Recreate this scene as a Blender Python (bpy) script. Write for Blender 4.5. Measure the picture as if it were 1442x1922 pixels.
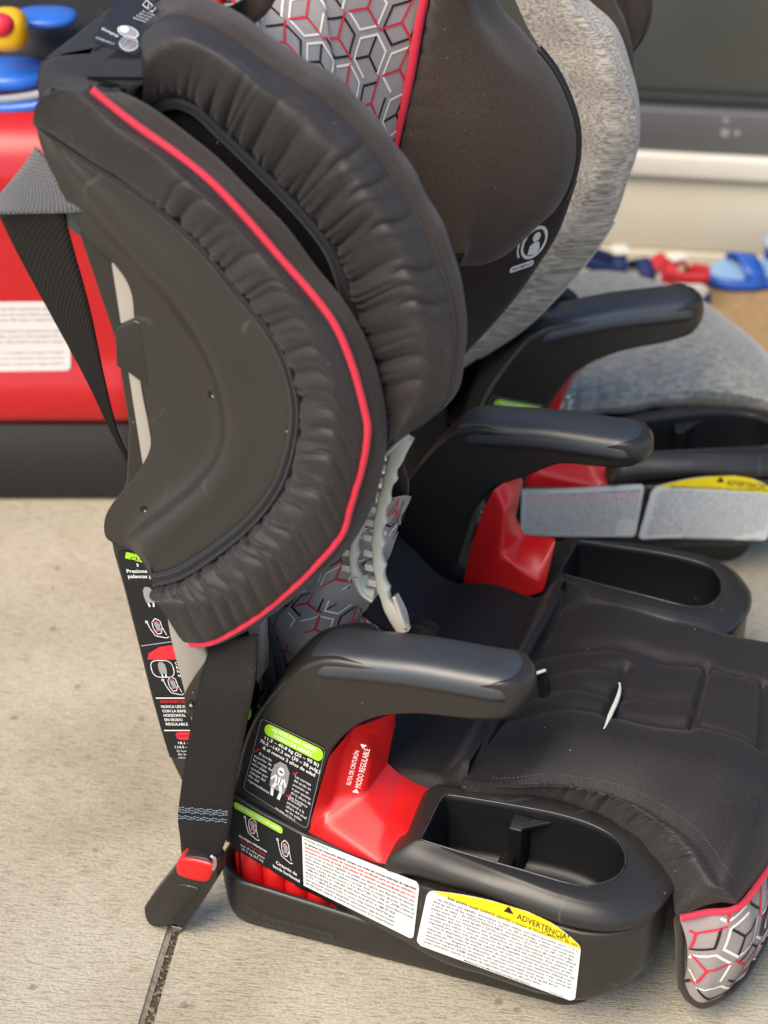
import bpy, bmesh, math, random
import numpy as np
from mathutils import Vector, Matrix
R = math.radians
rnd = random.Random(7)
nrs = np.random.RandomState(11)
scene = bpy.context.scene
for o in list(bpy.data.objects): bpy.data.objects.remove(o)

# ------------------------------------------------------------------ camera, sky, sun, exposure
FPX, PITCH, YAW = 4200.0, R(33), R(20)            # photograph is 1442 x 1922
CAM = np.array([0.6118, -1.8173, 1.62])
HD = np.array([-math.sin(YAW), math.cos(YAW), 0]); RT = np.array([math.cos(YAW), math.sin(YAW), 0])
FW = HD * math.cos(PITCH) + np.array([0, 0, -math.sin(PITCH)]); UP = np.cross(RT, FW)
cd = bpy.data.cameras.new('camera'); cam = bpy.data.objects.new('camera', cd); scene.collection.objects.link(cam)
cd.sensor_fit = 'VERTICAL'; cd.sensor_height = 24; cd.lens = 24 * FPX / 1922; cd.clip_start = .05; cd.clip_end = 60
cam.location = CAM; cam.rotation_euler = (R(90) - PITCH, 0, YAW)
cd.dof.use_dof = True; cd.dof.focus_distance = 2.22; cd.dof.aperture_fstop = 2.6
scene.camera = cam
SUN_EL, SUN_AZ = R(50), R(198)                    # azimuth of the direction towards the sun, clockwise from +Y
w = bpy.data.worlds.new('World'); scene.world = w; w.use_nodes = True
nt = w.node_tree; nt.nodes.clear()
sk = nt.nodes.new('ShaderNodeTexSky'); sk.sky_type = 'NISHITA'; sk.sun_disc = False
sk.sun_elevation = SUN_EL; sk.sun_rotation = SUN_AZ; sk.air_density = 1.0; sk.dust_density = 1.2; sk.ozone_density = 1.0
bg = nt.nodes.new('ShaderNodeBackground'); bg.inputs[1].default_value = .085
wo = nt.nodes.new('ShaderNodeOutputWorld'); nt.links.new(sk.outputs[0], bg.inputs[0]); nt.links.new(bg.outputs[0], wo.inputs[0])
sd = bpy.data.lights.new('sun', 'SUN'); sd.energy = 1.5; sd.angle = R(38); sd.color = (1, .86, .67)
so = bpy.data.objects.new('sun', sd); scene.collection.objects.link(so)
sv = Vector((math.sin(SUN_AZ) * math.cos(SUN_EL), math.cos(SUN_AZ) * math.cos(SUN_EL), math.sin(SUN_EL)))
so.rotation_euler = sv.to_track_quat('Z', 'Y').to_euler()
scene.view_settings.view_transform = 'Standard'; scene.view_settings.look = 'None'
scene.view_settings.exposure = 1.7; scene.view_settings.gamma = 1; scene.view_settings.use_curve_mapping = False

# ------------------------------------------------------------------ measuring helpers
def ray(x, y): return FW + RT * ((x - 721) / FPX) + UP * ((961 - y) / FPX)
def atY(x, y, Y): d = ray(x, y); return CAM + d * ((Y - CAM[1]) / d[1])
def atZ(x, y, Z): d = ray(x, y); return CAM + d * ((Z - CAM[2]) / d[2])
def atX(x, y, X): d = ray(x, y); return CAM + d * ((X - CAM[0]) / d[0])
def ys(pts, Y): return [atY(x, y, Y) for x, y in pts]
def sm(a, b, x): t = np.clip((x - a) / (b - a), 0, 1); return t * t * (3 - 2 * t)
def side_y(X, Z=0):                                # outer side of the seat base: flares out towards the front
    return -.248 - .061 * sm(-.06, .15, X)
def side_pt(x, y, off=0.0):
    Y = -.26
    for _ in range(14):
        p = atY(x, y, Y); Y = .5 * Y + .5 * (side_y(p[0]) - off)
    return atY(x, y, Y)

# ------------------------------------------------------------------ mesh helpers
def crs(pts, n, closed=False, t=None, lin=False):
    """resample a polyline smoothly (Catmull-Rom) to n points, even in arc length"""
    P = np.array([np.array(p, float) for p in pts])
    m = len(P)
    dense = []
    segs = m if closed else m - 1
    for i in range(segs):
        if closed: p0, p1, p2, p3 = P[(i - 1) % m], P[i], P[(i + 1) % m], P[(i + 2) % m]
        else:
            p1, p2 = P[i], P[i + 1]
            p0 = P[i - 1] if i > 0 else 2 * p1 - p2
            p3 = P[i + 2] if i + 2 < m else 2 * p2 - p1
        u = np.linspace(0, 1, 24, endpoint=False)[:, None]
        if lin: dense.append(p1 + (p2 - p1) * u)
        else: dense.append(.5 * (2 * p1 + (p2 - p0) * u + (2 * p0 - 5 * p1 + 4 * p2 - p3) * u ** 2 + (3 * p1 - p0 - 3 * p2 + p3) * u ** 3))
    D = np.vstack(dense + [P[:1] if closed else P[-1:]])
    L = np.concatenate([[0], np.cumsum(np.linalg.norm(np.diff(D, axis=0), axis=1))]); L /= L[-1]
    s = t if t is not None else (np.linspace(0, 1, n, endpoint=False) if closed else np.linspace(0, 1, n))
    return np.stack([np.interp(s, L, D[:, k]) for k in range(D.shape[1])], 1)
def across(rows, per):
    """rows: list of (n,3) arrays; smooth surface through them; returns (n, m, 3)"""
    A = np.array(rows); m = len(A); out = []
    per = per if isinstance(per, (list, tuple)) else [per] * (m - 1)
    for i in range(m - 1):
        p1, p2 = A[i], A[i + 1]
        p0 = A[i - 1] if i > 0 else 2 * p1 - p2
        p3 = A[i + 2] if i + 2 < m else 2 * p2 - p1
        for u in np.linspace(0, 1, per[i], endpoint=False):
            out.append(.5 * (2 * p1 + (p2 - p0) * u + (2 * p0 - 5 * p1 + 4 * p2 - p3) * u ** 2 + (3 * p1 - p0 - 3 * p2 + p3) * u ** 3))
    out.append(A[-1])
    return np.array(out).transpose(1, 0, 2)
def gnormals(G):
    du = np.gradient(G, axis=0); dv = np.gradient(G, axis=1)
    N = np.cross(du, dv); return N / (np.linalg.norm(N, axis=2, keepdims=True) + 1e-12)
def link(name, me, mat, parent=None, smooth=True):
    o = bpy.data.objects.new(name, me); scene.collection.objects.link(o)
    if mat is not None and len(me.materials) == 0: me.materials.append(mat)
    if smooth and len(me.polygons): me.polygons.foreach_set('use_smooth', [True] * len(me.polygons))
    if parent is not None: o.parent = parent
    return o
def mesh(name, V, Fs, mat, parent=None, smooth=True):
    me = bpy.data.meshes.new(name); me.from_pydata([tuple(map(float, v)) for v in V], [], [tuple(f) for f in Fs]); me.update()
    return link(name, me, mat, parent, smooth)
def gfaces(nu, nv, cu=False, cv=False, base=0):
    F = []
    for i in range(nu if cu else nu - 1):
        for j in range(nv if cv else nv - 1):
            a, b = i, (i + 1) % nu; c, d = j, (j + 1) % nv
            F.append((base + a * nv + c, base + b * nv + c, base + b * nv + d, base + a * nv + d))
    return F
def grid(name, G, mat, parent=None, cu=False, cv=False, caps=False, solid=0, uv=True):
    nu, nv = G.shape[:2]
    F = gfaces(nu, nv, cu, cv)
    if caps and cv: F += [tuple(range(nv)), tuple((nu - 1) * nv + j for j in range(nv))[::-1]]
    if caps and cu: F += [tuple(i * nv for i in range(nu))[::-1], tuple(i * nv + nv - 1 for i in range(nu))]
    ncap = 2 if caps else 0
    o = mesh(name, G.reshape(-1, 3), F, mat, parent)
    for p in o.data.polygons[len(F) - (2 if caps else 0):]: p.use_smooth = False
    if uv:
        me = o.data; ul = me.uv_layers.new(name='UVMap')
        # metric-ish uv: arc length along both directions
        su = np.concatenate([[0], np.cumsum(np.linalg.norm(np.diff(G[:, nv // 2], axis=0), axis=1))])
        sv_ = np.concatenate([[0], np.cumsum(np.linalg.norm(np.diff(G[nu // 2], axis=0), axis=1))])
        vi = np.zeros(len(me.loops), int); me.loops.foreach_get('vertex_index', vi)
        uvs = np.stack([su[vi // nv], sv_[vi % nv]], 1).ravel(); ul.data.foreach_set('uv', uvs)
    if solid:
        md = o.modifiers.new('solid', 'SOLIDIFY'); md.thickness = solid; md.offset = -1
    return o
def frames(P, ref=(0, 0, 1), closed=False):
    T = np.gradient(P, axis=0)
    if closed: T[0] = P[1] - P[-1]; T[-1] = P[0] - P[-2]
    T /= np.linalg.norm(T, axis=1, keepdims=True) + 1e-12
    a = np.cross(T, np.array(ref, float)); a /= np.linalg.norm(a, axis=1, keepdims=True) + 1e-12
    return T, a, np.cross(a, T)
def tube(name, path, r, mat, parent=None, n=10, seg=60, closed=False, ref=(0, 1, 0), flat=1.0, raw=False):
    P = np.array(path, float) if raw else crs(path, seg, closed)
    T, a, b = frames(P, ref, closed); rr = np.full(len(P), r) if np.isscalar(r) else np.interp(np.linspace(0, 1, len(P)), np.linspace(0, 1, len(r)), r)
    th = np.linspace(0, 2 * np.pi, n, endpoint=False)
    G = P[:, None] + (a[:, None] * np.cos(th)[None, :, None] + b[:, None] * flat * np.sin(th)[None, :, None]) * rr[:, None, None]
    return grid(name, G, mat, parent, cu=closed, cv=True, caps=not closed)
def ribbon(name, A, B, th, mat, parent=None, seg=40, n=9, bow=0.0):
    """strap with edges A and B (point lists)"""
    a = crs(A, seg); b = crs(B, seg)
    u = np.linspace(0, 1, n)[None, :, None]
    G = a[:, None] * (1 - u) + b[:, None] * u
    G = G + gnormals(G) * (bow * np.sin(np.pi * u))
    o = grid(name, G, mat, parent, solid=th); return o
def stitches(curve, out, m, parent, step=.0042, wd=.0004, ln=.0026, jit=.0002):
    L = np.concatenate([[0], np.cumsum(np.linalg.norm(np.diff(curve, axis=0), axis=1))]); n = int(L[-1] / step); s_ = (np.arange(n) + .5) * step
    P = np.stack([np.interp(s_, L, curve[:, k]) for k in range(3)], 1); T = np.gradient(P, axis=0); T /= np.linalg.norm(T, axis=1, keepdims=True); out = np.array(out, float); V = []; F = []
    for p, t in zip(P, T):
        sd_ = np.cross(t, out); sd_ /= np.linalg.norm(sd_); q = p + sd_ * rnd.uniform(-jit, jit); b = len(V)
        V += [q - t * ln / 2 - sd_ * wd, q - t * ln / 2 + sd_ * wd, q + t * ln / 2 + sd_ * wd, q + t * ln / 2 - sd_ * wd, q + out * .0005]
        F += [(b, b + 1, b + 4), (b + 1, b + 2, b + 4), (b + 2, b + 3, b + 4), (b + 3, b, b + 4)]
    return tag(mesh('stitching', V, F, m, parent, False), kind='stuff')
def bevel(o, width, seg=3, ang=30):
    m = o.modifiers.new('bevel', 'BEVEL'); m.width = width; m.segments = seg; m.limit_method = 'ANGLE'; m.angle_limit = R(ang); m.harden_normals = False
    return o
def prism(name, outline, off, mat, parent=None, bev=.004, seg=3, smooth=True):
    """closed outline of 3-D points extruded by vector off"""
    P = np.array(outline, float); n = len(P); Q = P + np.array(off, float)
    F = [tuple(range(n))[::-1], tuple(range(n, 2 * n))] + [(i, (i + 1) % n, n + (i + 1) % n, n + i) for i in range(n)]
    o = mesh(name, np.vstack([P, Q]), F, mat, parent, smooth)
    bm = bmesh.new(); bm.from_mesh(o.data); bmesh.ops.recalc_face_normals(bm, faces=bm.faces); bm.to_mesh(o.data); bm.free()
    if smooth: o.data.polygons.foreach_set('use_smooth', [True] * len(o.data.polygons))
    if bev: bevel(o, bev, seg, 35)
    return o
def boxm(name, c, s, mat, parent=None, rot=(0, 0, 0), bev=.003):
    V = [(x * s[0] / 2, y * s[1] / 2, z * s[2] / 2) for x in (-1, 1) for y in (-1, 1) for z in (-1, 1)]
    F = [(0, 1, 3, 2), (4, 6, 7, 5), (0, 4, 5, 1), (2, 3, 7, 6), (0, 2, 6, 4), (1, 5, 7, 3)]
    M = Matrix.Translation(c) @ Matrix.Rotation(rot[2], 4, 'Z') @ Matrix.Rotation(rot[1], 4, 'Y') @ Matrix.Rotation(rot[0], 4, 'X')
    o = mesh(name, [M @ Vector(v) for v in V], F, mat, parent)
    if bev: bevel(o, bev, 3)
    return o
def thing(name, label, cat, loc=(0, 0, 0), rz=0, group=None, kind=None):
    o = bpy.data.objects.new(name, None); scene.collection.objects.link(o); o.location = loc; o.rotation_euler = (0, 0, rz); o.empty_display_size = .05
    tag(o, label, cat, group, kind); return o
def tag(o, label=None, cat=None, group=None, kind=None):
    for k, v in (('label', label), ('category', cat), ('group', group), ('kind', kind)):
        if v: o[k] = v
    return o

from mathutils.bvhtree import BVHTree
def hitter(*objs):
    """pixel to the point where its line of sight meets the given meshes"""
    V, F = [], []
    for o in objs:
        b = len(V); V += [v.co.copy() for v in o.data.vertices]; F += [tuple(i + b for i in p.vertices) for p in o.data.polygons]
    T = BVHTree.FromPolygons(V, F)
    def f(x, y, off=0):
        d = Vector(ray(x, y)).normalized(); h = T.ray_cast(Vector(CAM), d)
        if h[0] is None: return None
        n = h[1] if h[1].dot(d) < 0 else -h[1]
        return np.array(h[0] + n * off)
    return f

# ------------------------------------------------------------------ materials
def mat(name, col, rough=.5, spec=.5, bump=None, vary=None, sheen=0, metal=0, weave=None, gather=None, scuff=0, grain=None, coat=0, nmix=None, speck=None):
    m = bpy.data.materials.new(name); m.use_nodes = True; n = m.node_tree; b = n.nodes['Principled BSDF']
    if max(col) < .06: col = tuple(c * .66 for c in col)
    b.inputs['Base Color'].default_value = (*col, 1); b.inputs['Roughness'].default_value = rough
    b.inputs['Specular IOR Level'].default_value = spec; b.inputs['Metallic'].default_value = metal
    if sheen: b.inputs['Sheen Weight'].default_value = sheen; b.inputs['Sheen Roughness'].default_value = .45
    if coat: b.inputs['Coat Weight'].default_value = coat
    tc = n.nodes.new('ShaderNodeTexCoord'); cur = None
    if vary:                                        # (scale, amount): blotchy wear and dust
        nz = n.nodes.new('ShaderNodeTexNoise'); nz.inputs['Scale'].default_value = vary[0]; nz.inputs['Detail'].default_value = 6
        n.links.new(tc.outputs['Object'], nz.inputs['Vector'])
        mx = n.nodes.new('ShaderNodeMix'); mx.data_type = 'RGBA'; mx.inputs['A'].default_value = (*[c * (1 - vary[1]) for c in col], 1); mx.inputs['B'].default_value = (*[min(1, c * (1 + vary[1]) + .004 * vary[1]) for c in col], 1)
        n.links.new(nz.outputs['Fac'], mx.inputs['Factor']); cur = mx.outputs['Result']
        mr = n.nodes.new('ShaderNodeMapRange'); mr.inputs['To Min'].default_value = max(.05, rough - .08); mr.inputs['To Max'].default_value = min(1, rough + .1)
        n.links.new(nz.outputs['Fac'], mr.inputs['Value']); n.links.new(mr.outputs['Result'], b.inputs['Roughness'])
    if speck:                                       # (scale, threshold, colour): lint and dust specks
        vz = n.nodes.new('ShaderNodeTexVoronoi'); vz.inputs['Scale'].default_value = speck[0]
        n.links.new(tc.outputs['Object'], vz.inputs['Vector'])
        lt = n.nodes.new('ShaderNodeMath'); lt.operation = 'LESS_THAN'; lt.inputs[1].default_value = speck[1]; n.links.new(vz.outputs['Distance'], lt.inputs[0])
        sx = n.nodes.new('ShaderNodeSeparateColor'); n.links.new(vz.outputs['Color'], sx.inputs[0])
        gt = n.nodes.new('ShaderNodeMath'); gt.operation = 'GREATER_THAN'; gt.inputs[1].default_value = .72; n.links.new(sx.outputs[0], gt.inputs[0])
        ml = n.nodes.new('ShaderNodeMath'); ml.operation = 'MULTIPLY'; n.links.new(lt.outputs[0], ml.inputs[0]); n.links.new(gt.outputs[0], ml.inputs[1])
        mx = n.nodes.new('ShaderNodeMix'); mx.data_type = 'RGBA'; mx.inputs['B'].default_value = (*speck[2], 1)
        if cur: n.links.new(cur, mx.inputs['A'])
        else: mx.inputs['A'].default_value = (*col, 1)
        n.links.new(ml.outputs[0], mx.inputs['Factor']); cur = mx.outputs['Result']
    if scuff:                                       # thin pale scratches here and there
        wv = n.nodes.new('ShaderNodeTexWave'); wv.inputs['Scale'].default_value = 2.2; wv.inputs['Distortion'].default_value = 26; wv.inputs['Detail'].default_value = 2.5; wv.inputs['Detail Scale'].default_value = 1.4; n.links.new(tc.outputs['Object'], wv.inputs['Vector'])
        g1 = n.nodes.new('ShaderNodeMapRange'); g1.inputs['From Min'].default_value = .992; g1.inputs['From Max'].default_value = 1; n.links.new(wv.outputs['Fac'], g1.inputs['Value'])
        nm = n.nodes.new('ShaderNodeTexNoise'); nm.inputs['Scale'].default_value = 14; n.links.new(tc.outputs['Object'], nm.inputs['Vector'])
        g2 = n.nodes.new('ShaderNodeMapRange'); g2.inputs['From Min'].default_value = .58; g2.inputs['From Max'].default_value = .66; g2.inputs['To Max'].default_value = scuff; n.links.new(nm.outputs['Fac'], g2.inputs['Value'])
        ml = n.nodes.new('ShaderNodeMath'); ml.operation = 'MULTIPLY'; n.links.new(g1.outputs[0], ml.inputs[0]); n.links.new(g2.outputs[0], ml.inputs[1])
        mx = n.nodes.new('ShaderNodeMix'); mx.data_type = 'RGBA'; mx.inputs['B'].default_value = (.13, .125, .12, 1)
        if cur: n.links.new(cur, mx.inputs['A'])
        else: mx.inputs['A'].default_value = (*col, 1)
        n.links.new(ml.outputs[0], mx.inputs['Factor']); cur = mx.outputs['Result']
    if grain:                                       # (scale, amount): thread to thread variation
        nz = n.nodes.new('ShaderNodeTexNoise'); nz.inputs['Scale'].default_value = grain[0]; nz.inputs['Detail'].default_value = 1; n.links.new(tc.outputs['Object'], nz.inputs['Vector'])
        mr = n.nodes.new('ShaderNodeMapRange'); mr.inputs['From Min'].default_value = .3; mr.inputs['From Max'].default_value = .7; mr.inputs['To Min'].default_value = 1 - grain[1]; mr.inputs['To Max'].default_value = 1 + grain[1]; n.links.new(nz.outputs['Fac'], mr.inputs['Value'])
        mx = n.nodes.new('ShaderNodeVectorMath'); mx.operation = 'SCALE'; n.links.new(mr.outputs[0], mx.inputs['Scale'])
        if cur: n.links.new(cur, mx.inputs[0])
        else: mx.inputs[0].default_value = col
        cur = mx.outputs[0]
    if cur: n.links.new(cur, b.inputs['Base Color'])
    hs = []
    if bump:                                        # (scale, strength, distance)
        nz = n.nodes.new('ShaderNodeTexNoise'); nz.inputs['Scale'].default_value = bump[0]; nz.inputs['Detail'].default_value = 3
        n.links.new(tc.outputs['Object'], nz.inputs['Vector']); hs.append((nz.outputs['Fac'], bump[1], bump[2]))
    if weave:                                       # (threads per metre, strength, distance, diagonal)
        a = None
        for k in range(2):
            mp = n.nodes.new('ShaderNodeMapping'); mp.inputs['Rotation'].default_value = (0, 0, R(90 * k + weave[3]))
            n.links.new(tc.outputs['UV'], mp.inputs['Vector'])
            wv = n.nodes.new('ShaderNodeTexWave'); wv.inputs['Scale'].default_value = weave[0] * .314 * (1 if k == 0 else weave[4] if len(weave) > 4 else 1); wv.inputs['Distortion'].default_value = .6; wv.inputs['Detail'].default_value = 1
            n.links.new(mp.outputs['Vector'], wv.inputs['Vector'])
            if a is None: a = wv.outputs['Fac']
            else:
                ad = n.nodes.new('ShaderNodeMath'); ad.operation = 'MULTIPLY'; n.links.new(a, ad.inputs[0]); n.links.new(wv.outputs['Fac'], ad.inputs[1]); a = ad.outputs[0]
        hs.append((a, weave[1], weave[2]))
    if gather:                                      # (along, across, strength, distance): fine creases square to the elastic
        mp = n.nodes.new('ShaderNodeMapping'); mp.inputs['Scale'].default_value = (gather[0], gather[1], 1); n.links.new(tc.outputs['UV'], mp.inputs['Vector'])
        nz = n.nodes.new('ShaderNodeTexNoise'); nz.inputs['Scale'].default_value = 1; nz.inputs['Detail'].default_value = 3; nz.inputs['Distortion'].default_value = .4
        n.links.new(mp.outputs['Vector'], nz.inputs['Vector']); hs.append((nz.outputs['Fac'], gather[2], gather[3]))
    prev = None
    for h, s, d in hs:
        bp = n.nodes.new('ShaderNodeBump'); bp.inputs['Strength'].default_value = s; bp.inputs['Distance'].default_value = d
        n.links.new(h, bp.inputs['Height'])
        if prev: n.links.new(prev, bp.inputs['Normal'])
        prev = bp.outputs['Normal']
    if prev: n.links.new(prev, b.inputs['Normal'])
    return m
LINT = (.35, .33, .3)
M = {}
M['plastic'] = mat('black_plastic', (.028, .024, .020), .37, .5, bump=(900, .12, .0006), vary=(9, .18), scuff=.3, speck=(55, .05, (.16, .15, .14)))
M['panel'] = mat('wing_plastic', (.040, .035, .030), .42, .45, bump=(1100, .12, .0006), vary=(7, .18), scuff=.28, speck=(45, .05, LINT))
M['pad'] = mat('armrest_grip', (.040, .046, .055), .40, .8, bump=(1300, .15, .0006), vary=(14, .15))
M['dark'] = mat('inner_black_plastic', (.008, .008, .009), .45, .4, bump=(700, .1, .0006), speck=(60, .04, (.2, .2, .2)))
M['fabric'] = mat('dark_satin_fabric', (.025, .0195, .0185), .56, .4, bump=(750, .35, .0012), grain=(650, .45), weave=(650, .18, .0006, 45), sheen=.1, vary=(20, .12), speck=(70, .035, LINT))
M['gathered'] = mat('gathered_satin_fabric', (.031, .0245, .023), .56, .42, bump=(750, .35, .0012), grain=(650, .45), weave=(650, .18, .0006, 45), gather=(120, 18, .3, .003), sheen=.08, vary=(20, .12), speck=(70, .035, LINT))
M['fabric_matte'] = mat('brown_knit_fabric', (.056, .040, .032), .75, .22, bump=(800, .3, .001), grain=(700, .35), weave=(1100, .4, .0006, 0), sheen=.15, vary=(14, .1), speck=(80, .035, (.3, .26, .22)))
M['seat_fabric'] = mat('seat_cover_fabric', (.0175, .0135, .013), .62, .38, bump=(750, .35, .0012), grain=(650, .5), weave=(600, .22, .0006, 45), sheen=.06, vary=(18, .15), speck=(60, .04, LINT))
M['elastic'] = mat('elastic_binding', (.016, .0165, .018), .6, .3, weave=(500, .8, .001, 0, .01), sheen=.2)
M['piping'] = mat('red_piping', (.58, .022, .05), .55, .3, weave=(1800, .3, .0004, 0), sheen=.2)
M['red'] = mat('red_plastic', (.50, .009, .009), .32, .5, bump=(500, .05, .0005), vary=(8, .06))
M['redbase'] = mat('red_honeycomb_plastic', (.62, .011, .012), .35, .5)
M['grey_fabric'] = mat('grey_cover_fabric', (.33, .295, .28), .7, .3, weave=(1200, .35, .0006, 45), vary=(25, .08))
M['print_white'] = mat('pattern_white', (.78, .74, .66), .7, .2)
M['print_black'] = mat('pattern_black', (.03, .025, .03), .7, .2)
M['print_red'] = mat('pattern_red', (.6, .03, .06), .7, .2)
M['ink_white'] = mat('ink_white', (.72, .72, .7), .5, .3)
M['ink_black'] = mat('ink_black', (.02, .02, .02), .5, .3)
M['ink_red'] = mat('ink_red', (.55, .02, .03), .5, .3)
M['ink_grey'] = mat('ink_grey', (.25, .25, .26), .5, .3)
M['paper_white'] = mat('sticker_white', (.62, .63, .61), .42, .4)
M['paper_black'] = mat('sticker_black', (.012, .012, .013), .55, .35, vary=(12, .2))
M['paper_yellow'] = mat('sticker_yellow', (.8, .62, .01), .42, .4)
M['paper_green'] = mat('sticker_green', (.33, .62, .02), .42, .4)
M['paper_red'] = mat('sticker_red', (.6, .02, .03), .4, .4)
M['rail'] = mat('champagne_rail_metal', (.30, .27, .225), .4, .5, bump=(300, .08, .0005), vary=(6, .08))
M['clip'] = mat('ivory_grey_nylon', (.52, .49, .41), .45, .5, vary=(20, .08))
M['strap'] = mat('brown_black_webbing', (.0105, .0082, .0068), .6, .3, weave=(420, .8, .0010, 20))
M['strap_light'] = mat('herringbone_webbing', (.07, .07, .075), .55, .4, weave=(330, 1, .0018, 35), sheen=.3)
M['metal'] = mat('bright_steel', (.6, .6, .6), .25, .5, metal=1)
M['cream'] = mat('cream_felt', (.7, .68, .58), .8, .2, bump=(900, .5, .001))

def heather(name, c1, c2, sc, stretch, rot=0):
    m = mat(name, c1, .85, .2, sheen=.3); n = m.node_tree; b = n.nodes['Principled BSDF']
    tc = n.nodes.new('ShaderNodeTexCoord'); mp = n.nodes.new('ShaderNodeMapping'); mp.inputs['Scale'].default_value = stretch; mp.inputs['Rotation'].default_value = (0, 0, rot)
    n.links.new(tc.outputs['Object'], mp.inputs['Vector'])
    nz = n.nodes.new('ShaderNodeTexNoise'); nz.inputs['Scale'].default_value = sc; nz.inputs['Detail'].default_value = 2; nz.inputs['Roughness'].default_value = .65; n.links.new(mp.outputs['Vector'], nz.inputs['Vector'])
    rp = n.nodes.new('ShaderNodeValToRGB'); rp.color_ramp.elements[0].position = .38; rp.color_ramp.elements[0].color = (*c2, 1); rp.color_ramp.elements[1].position = .6; rp.color_ramp.elements[1].color = (*c1, 1)
    n.links.new(nz.outputs['Fac'], rp.inputs[0]); n.links.new(rp.outputs[0], b.inputs['Base Color'])
    bp = n.nodes.new('ShaderNodeBump'); bp.inputs['Strength'].default_value = .3; bp.inputs['Distance'].default_value = .001; n.links.new(nz.outputs['Fac'], bp.inputs['Height']); n.links.new(bp.outputs['Normal'], b.inputs['Normal'])
    return m
M['heather_wing'] = heather('heathered_beige_knit', (.42, .385, .34), (.15, .135, .115), 60, (.45, 6, 11))
M['heather_seat'] = heather('heathered_grey_knit', (.36, .35, .31), (.13, .13, .118), 60, (.8, 9, 9), R(20))

# ------------------------------------------------------------------ lettering and flat print
_dg = None
def text_verts(s, bold=False):
    cu = bpy.data.curves.new('t', 'FONT'); cu.body = s; cu.size = 1; cu.resolution_u = 2
    if bold: cu.offset = .018
    o = bpy.data.objects.new('t', cu); scene.collection.objects.link(o)
    me = o.to_mesh()
    V = np.array([v.co[:] for v in me.vertices]).reshape(-1, 3); F = [tuple(p.vertices) for p in me.polygons]
    o.to_mesh_clear(); bpy.data.objects.remove(o); bpy.data.curves.remove(cu)
    return V, F
class Print:
    """flat shapes in unit sticker coordinates (u right, v up), one mesh per ink"""
    def __init__(s, fn, aspect): s.fn, s.asp, s.ink = fn, aspect, {}
    def add(s, ink, uv, faces):
        V, F = s.ink.setdefault(ink, ([], [])); b = len(V)
        V.extend([tuple(p) for p in uv]); F.extend([tuple(i + b for i in f) for f in faces])
    def text(s, ink, str_, u, v, h, width=None, bold=False, rot=0, center=False):
        V, F = text_verts(str_, bold)
        if len(V) == 0: return
        x = V[:, 0]; w_ = x.max()
        sx = h / s.asp if width is None else width / w_
        px = x * sx; py = V[:, 1] * h
        if center: px = px - (w_ * sx) / 2
        if rot:
            a = R(rot); X = px * s.asp; px, py = (X * math.cos(a) - py * math.sin(a)) / s.asp, X * math.sin(a) + py * math.cos(a)
        s.add(ink, np.stack([u + px, v + py], 1), F)
    def poly(s, ink, pts): s.add(ink, pts, [tuple(range(len(pts)))])
    def line(s, ink, pts, wd, closed=False):
        pts = [np.array(p, float) for p in pts]
        if closed: pts = pts + [pts[0]]
        for a, b in zip(pts[:-1], pts[1:]):
            d = (b - a) * np.array([s.asp, 1]); L = np.linalg.norm(d)
            if L < 1e-9: continue
            nrm = np.array([-d[1], d[0]]) / L * wd / 2; e = d / L * wd * .3
            k = np.array([1 / s.asp, 1])
            s.add(ink, [a + (nrm - e) * k, a + (-nrm - e) * k, b + (-nrm + e) * k, b + (nrm + e) * k], [(0, 1, 2, 3)])
    def disc(s, ink, u, v, ru, rv, n=18, a0=0, a1=360, ring=None):
        th = [R(a0 + (a1 - a0) * i / n) for i in range(n + 1)]
        out = [(u + ru * math.cos(t), v + rv * math.sin(t)) for t in th]
        if ring is None: s.poly(ink, out if a1 - a0 < 360 else out[:-1])
        else:
            inn = [(u + ru * ring * math.cos(t), v + rv * ring * math.sin(t)) for t in th]
            s.add(ink, out + inn, [(i, i + 1, n + 1 + i + 1, n + 1 + i) for i in range(n)])
    def build(s, parent, names=None, z=.0004):
        for k, (ink, (V, F)) in enumerate(s.ink.items()):
            P = [s.fn(u, v, z + .00012 * k) for u, v in V]
            tag(mesh((names or {}).get(ink, 'lettering'), P, F, M[ink], parent, smooth=False), kind='stuff')
def bil(c, u, v):                                  # corners: bottom-left, bottom-right, top-right, top-left
    return tuple((1 - u) * (1 - v) * c[0][k] + u * (1 - v) * c[1][k] + u * v * c[2][k] + (1 - u) * v * c[3][k] for k in (0, 1))
def rrect(r, asp, n=5, u0=0, v0=0, u1=1, v1=1):
    pts = []
    for cx, cy, a in ((u1, v0, -90), (u1, v1, 0), (u0, v1, 90), (u0, v0, 180)):
        sx = -1 if cx == u1 else 1; sy = -1 if cy == v1 else 1
        for i in range(n + 1):
            t = R(a + 90 * i / n); pts.append((cx + sx * r / asp + r / asp * math.cos(t), cy + sy * r + r * math.sin(t)))
    return pts
def sheet(name, fn, m, parent, uvpoly, n=14, z=0, th=.0006):
    """sticker following its surface: a fine grid clipped to the outline by scanlines in v"""
    P = np.array(uvpoly); vs = np.linspace(P[:, 1].min() + 1e-5, P[:, 1].max() - 1e-5, n * 2)
    V = []; rows = []
    for v in vs:
        xs = []
        for i in range(len(P)):
            a, b = P[i], P[(i + 1) % len(P)]
            if (a[1] - v) * (b[1] - v) <= 0 and a[1] != b[1]: xs.append(a[0] + (b[0] - a[0]) * (v - a[1]) / (b[1] - a[1]))
        x0, x1 = min(xs), max(xs); rows.append([(x0 + (x1 - x0) * i / n, v) for i in range(n + 1)])
    G = np.array([[fn(u, v, z) for u, v in r] for r in rows])
    o = grid(name, G, m, parent)
    return o

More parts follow.
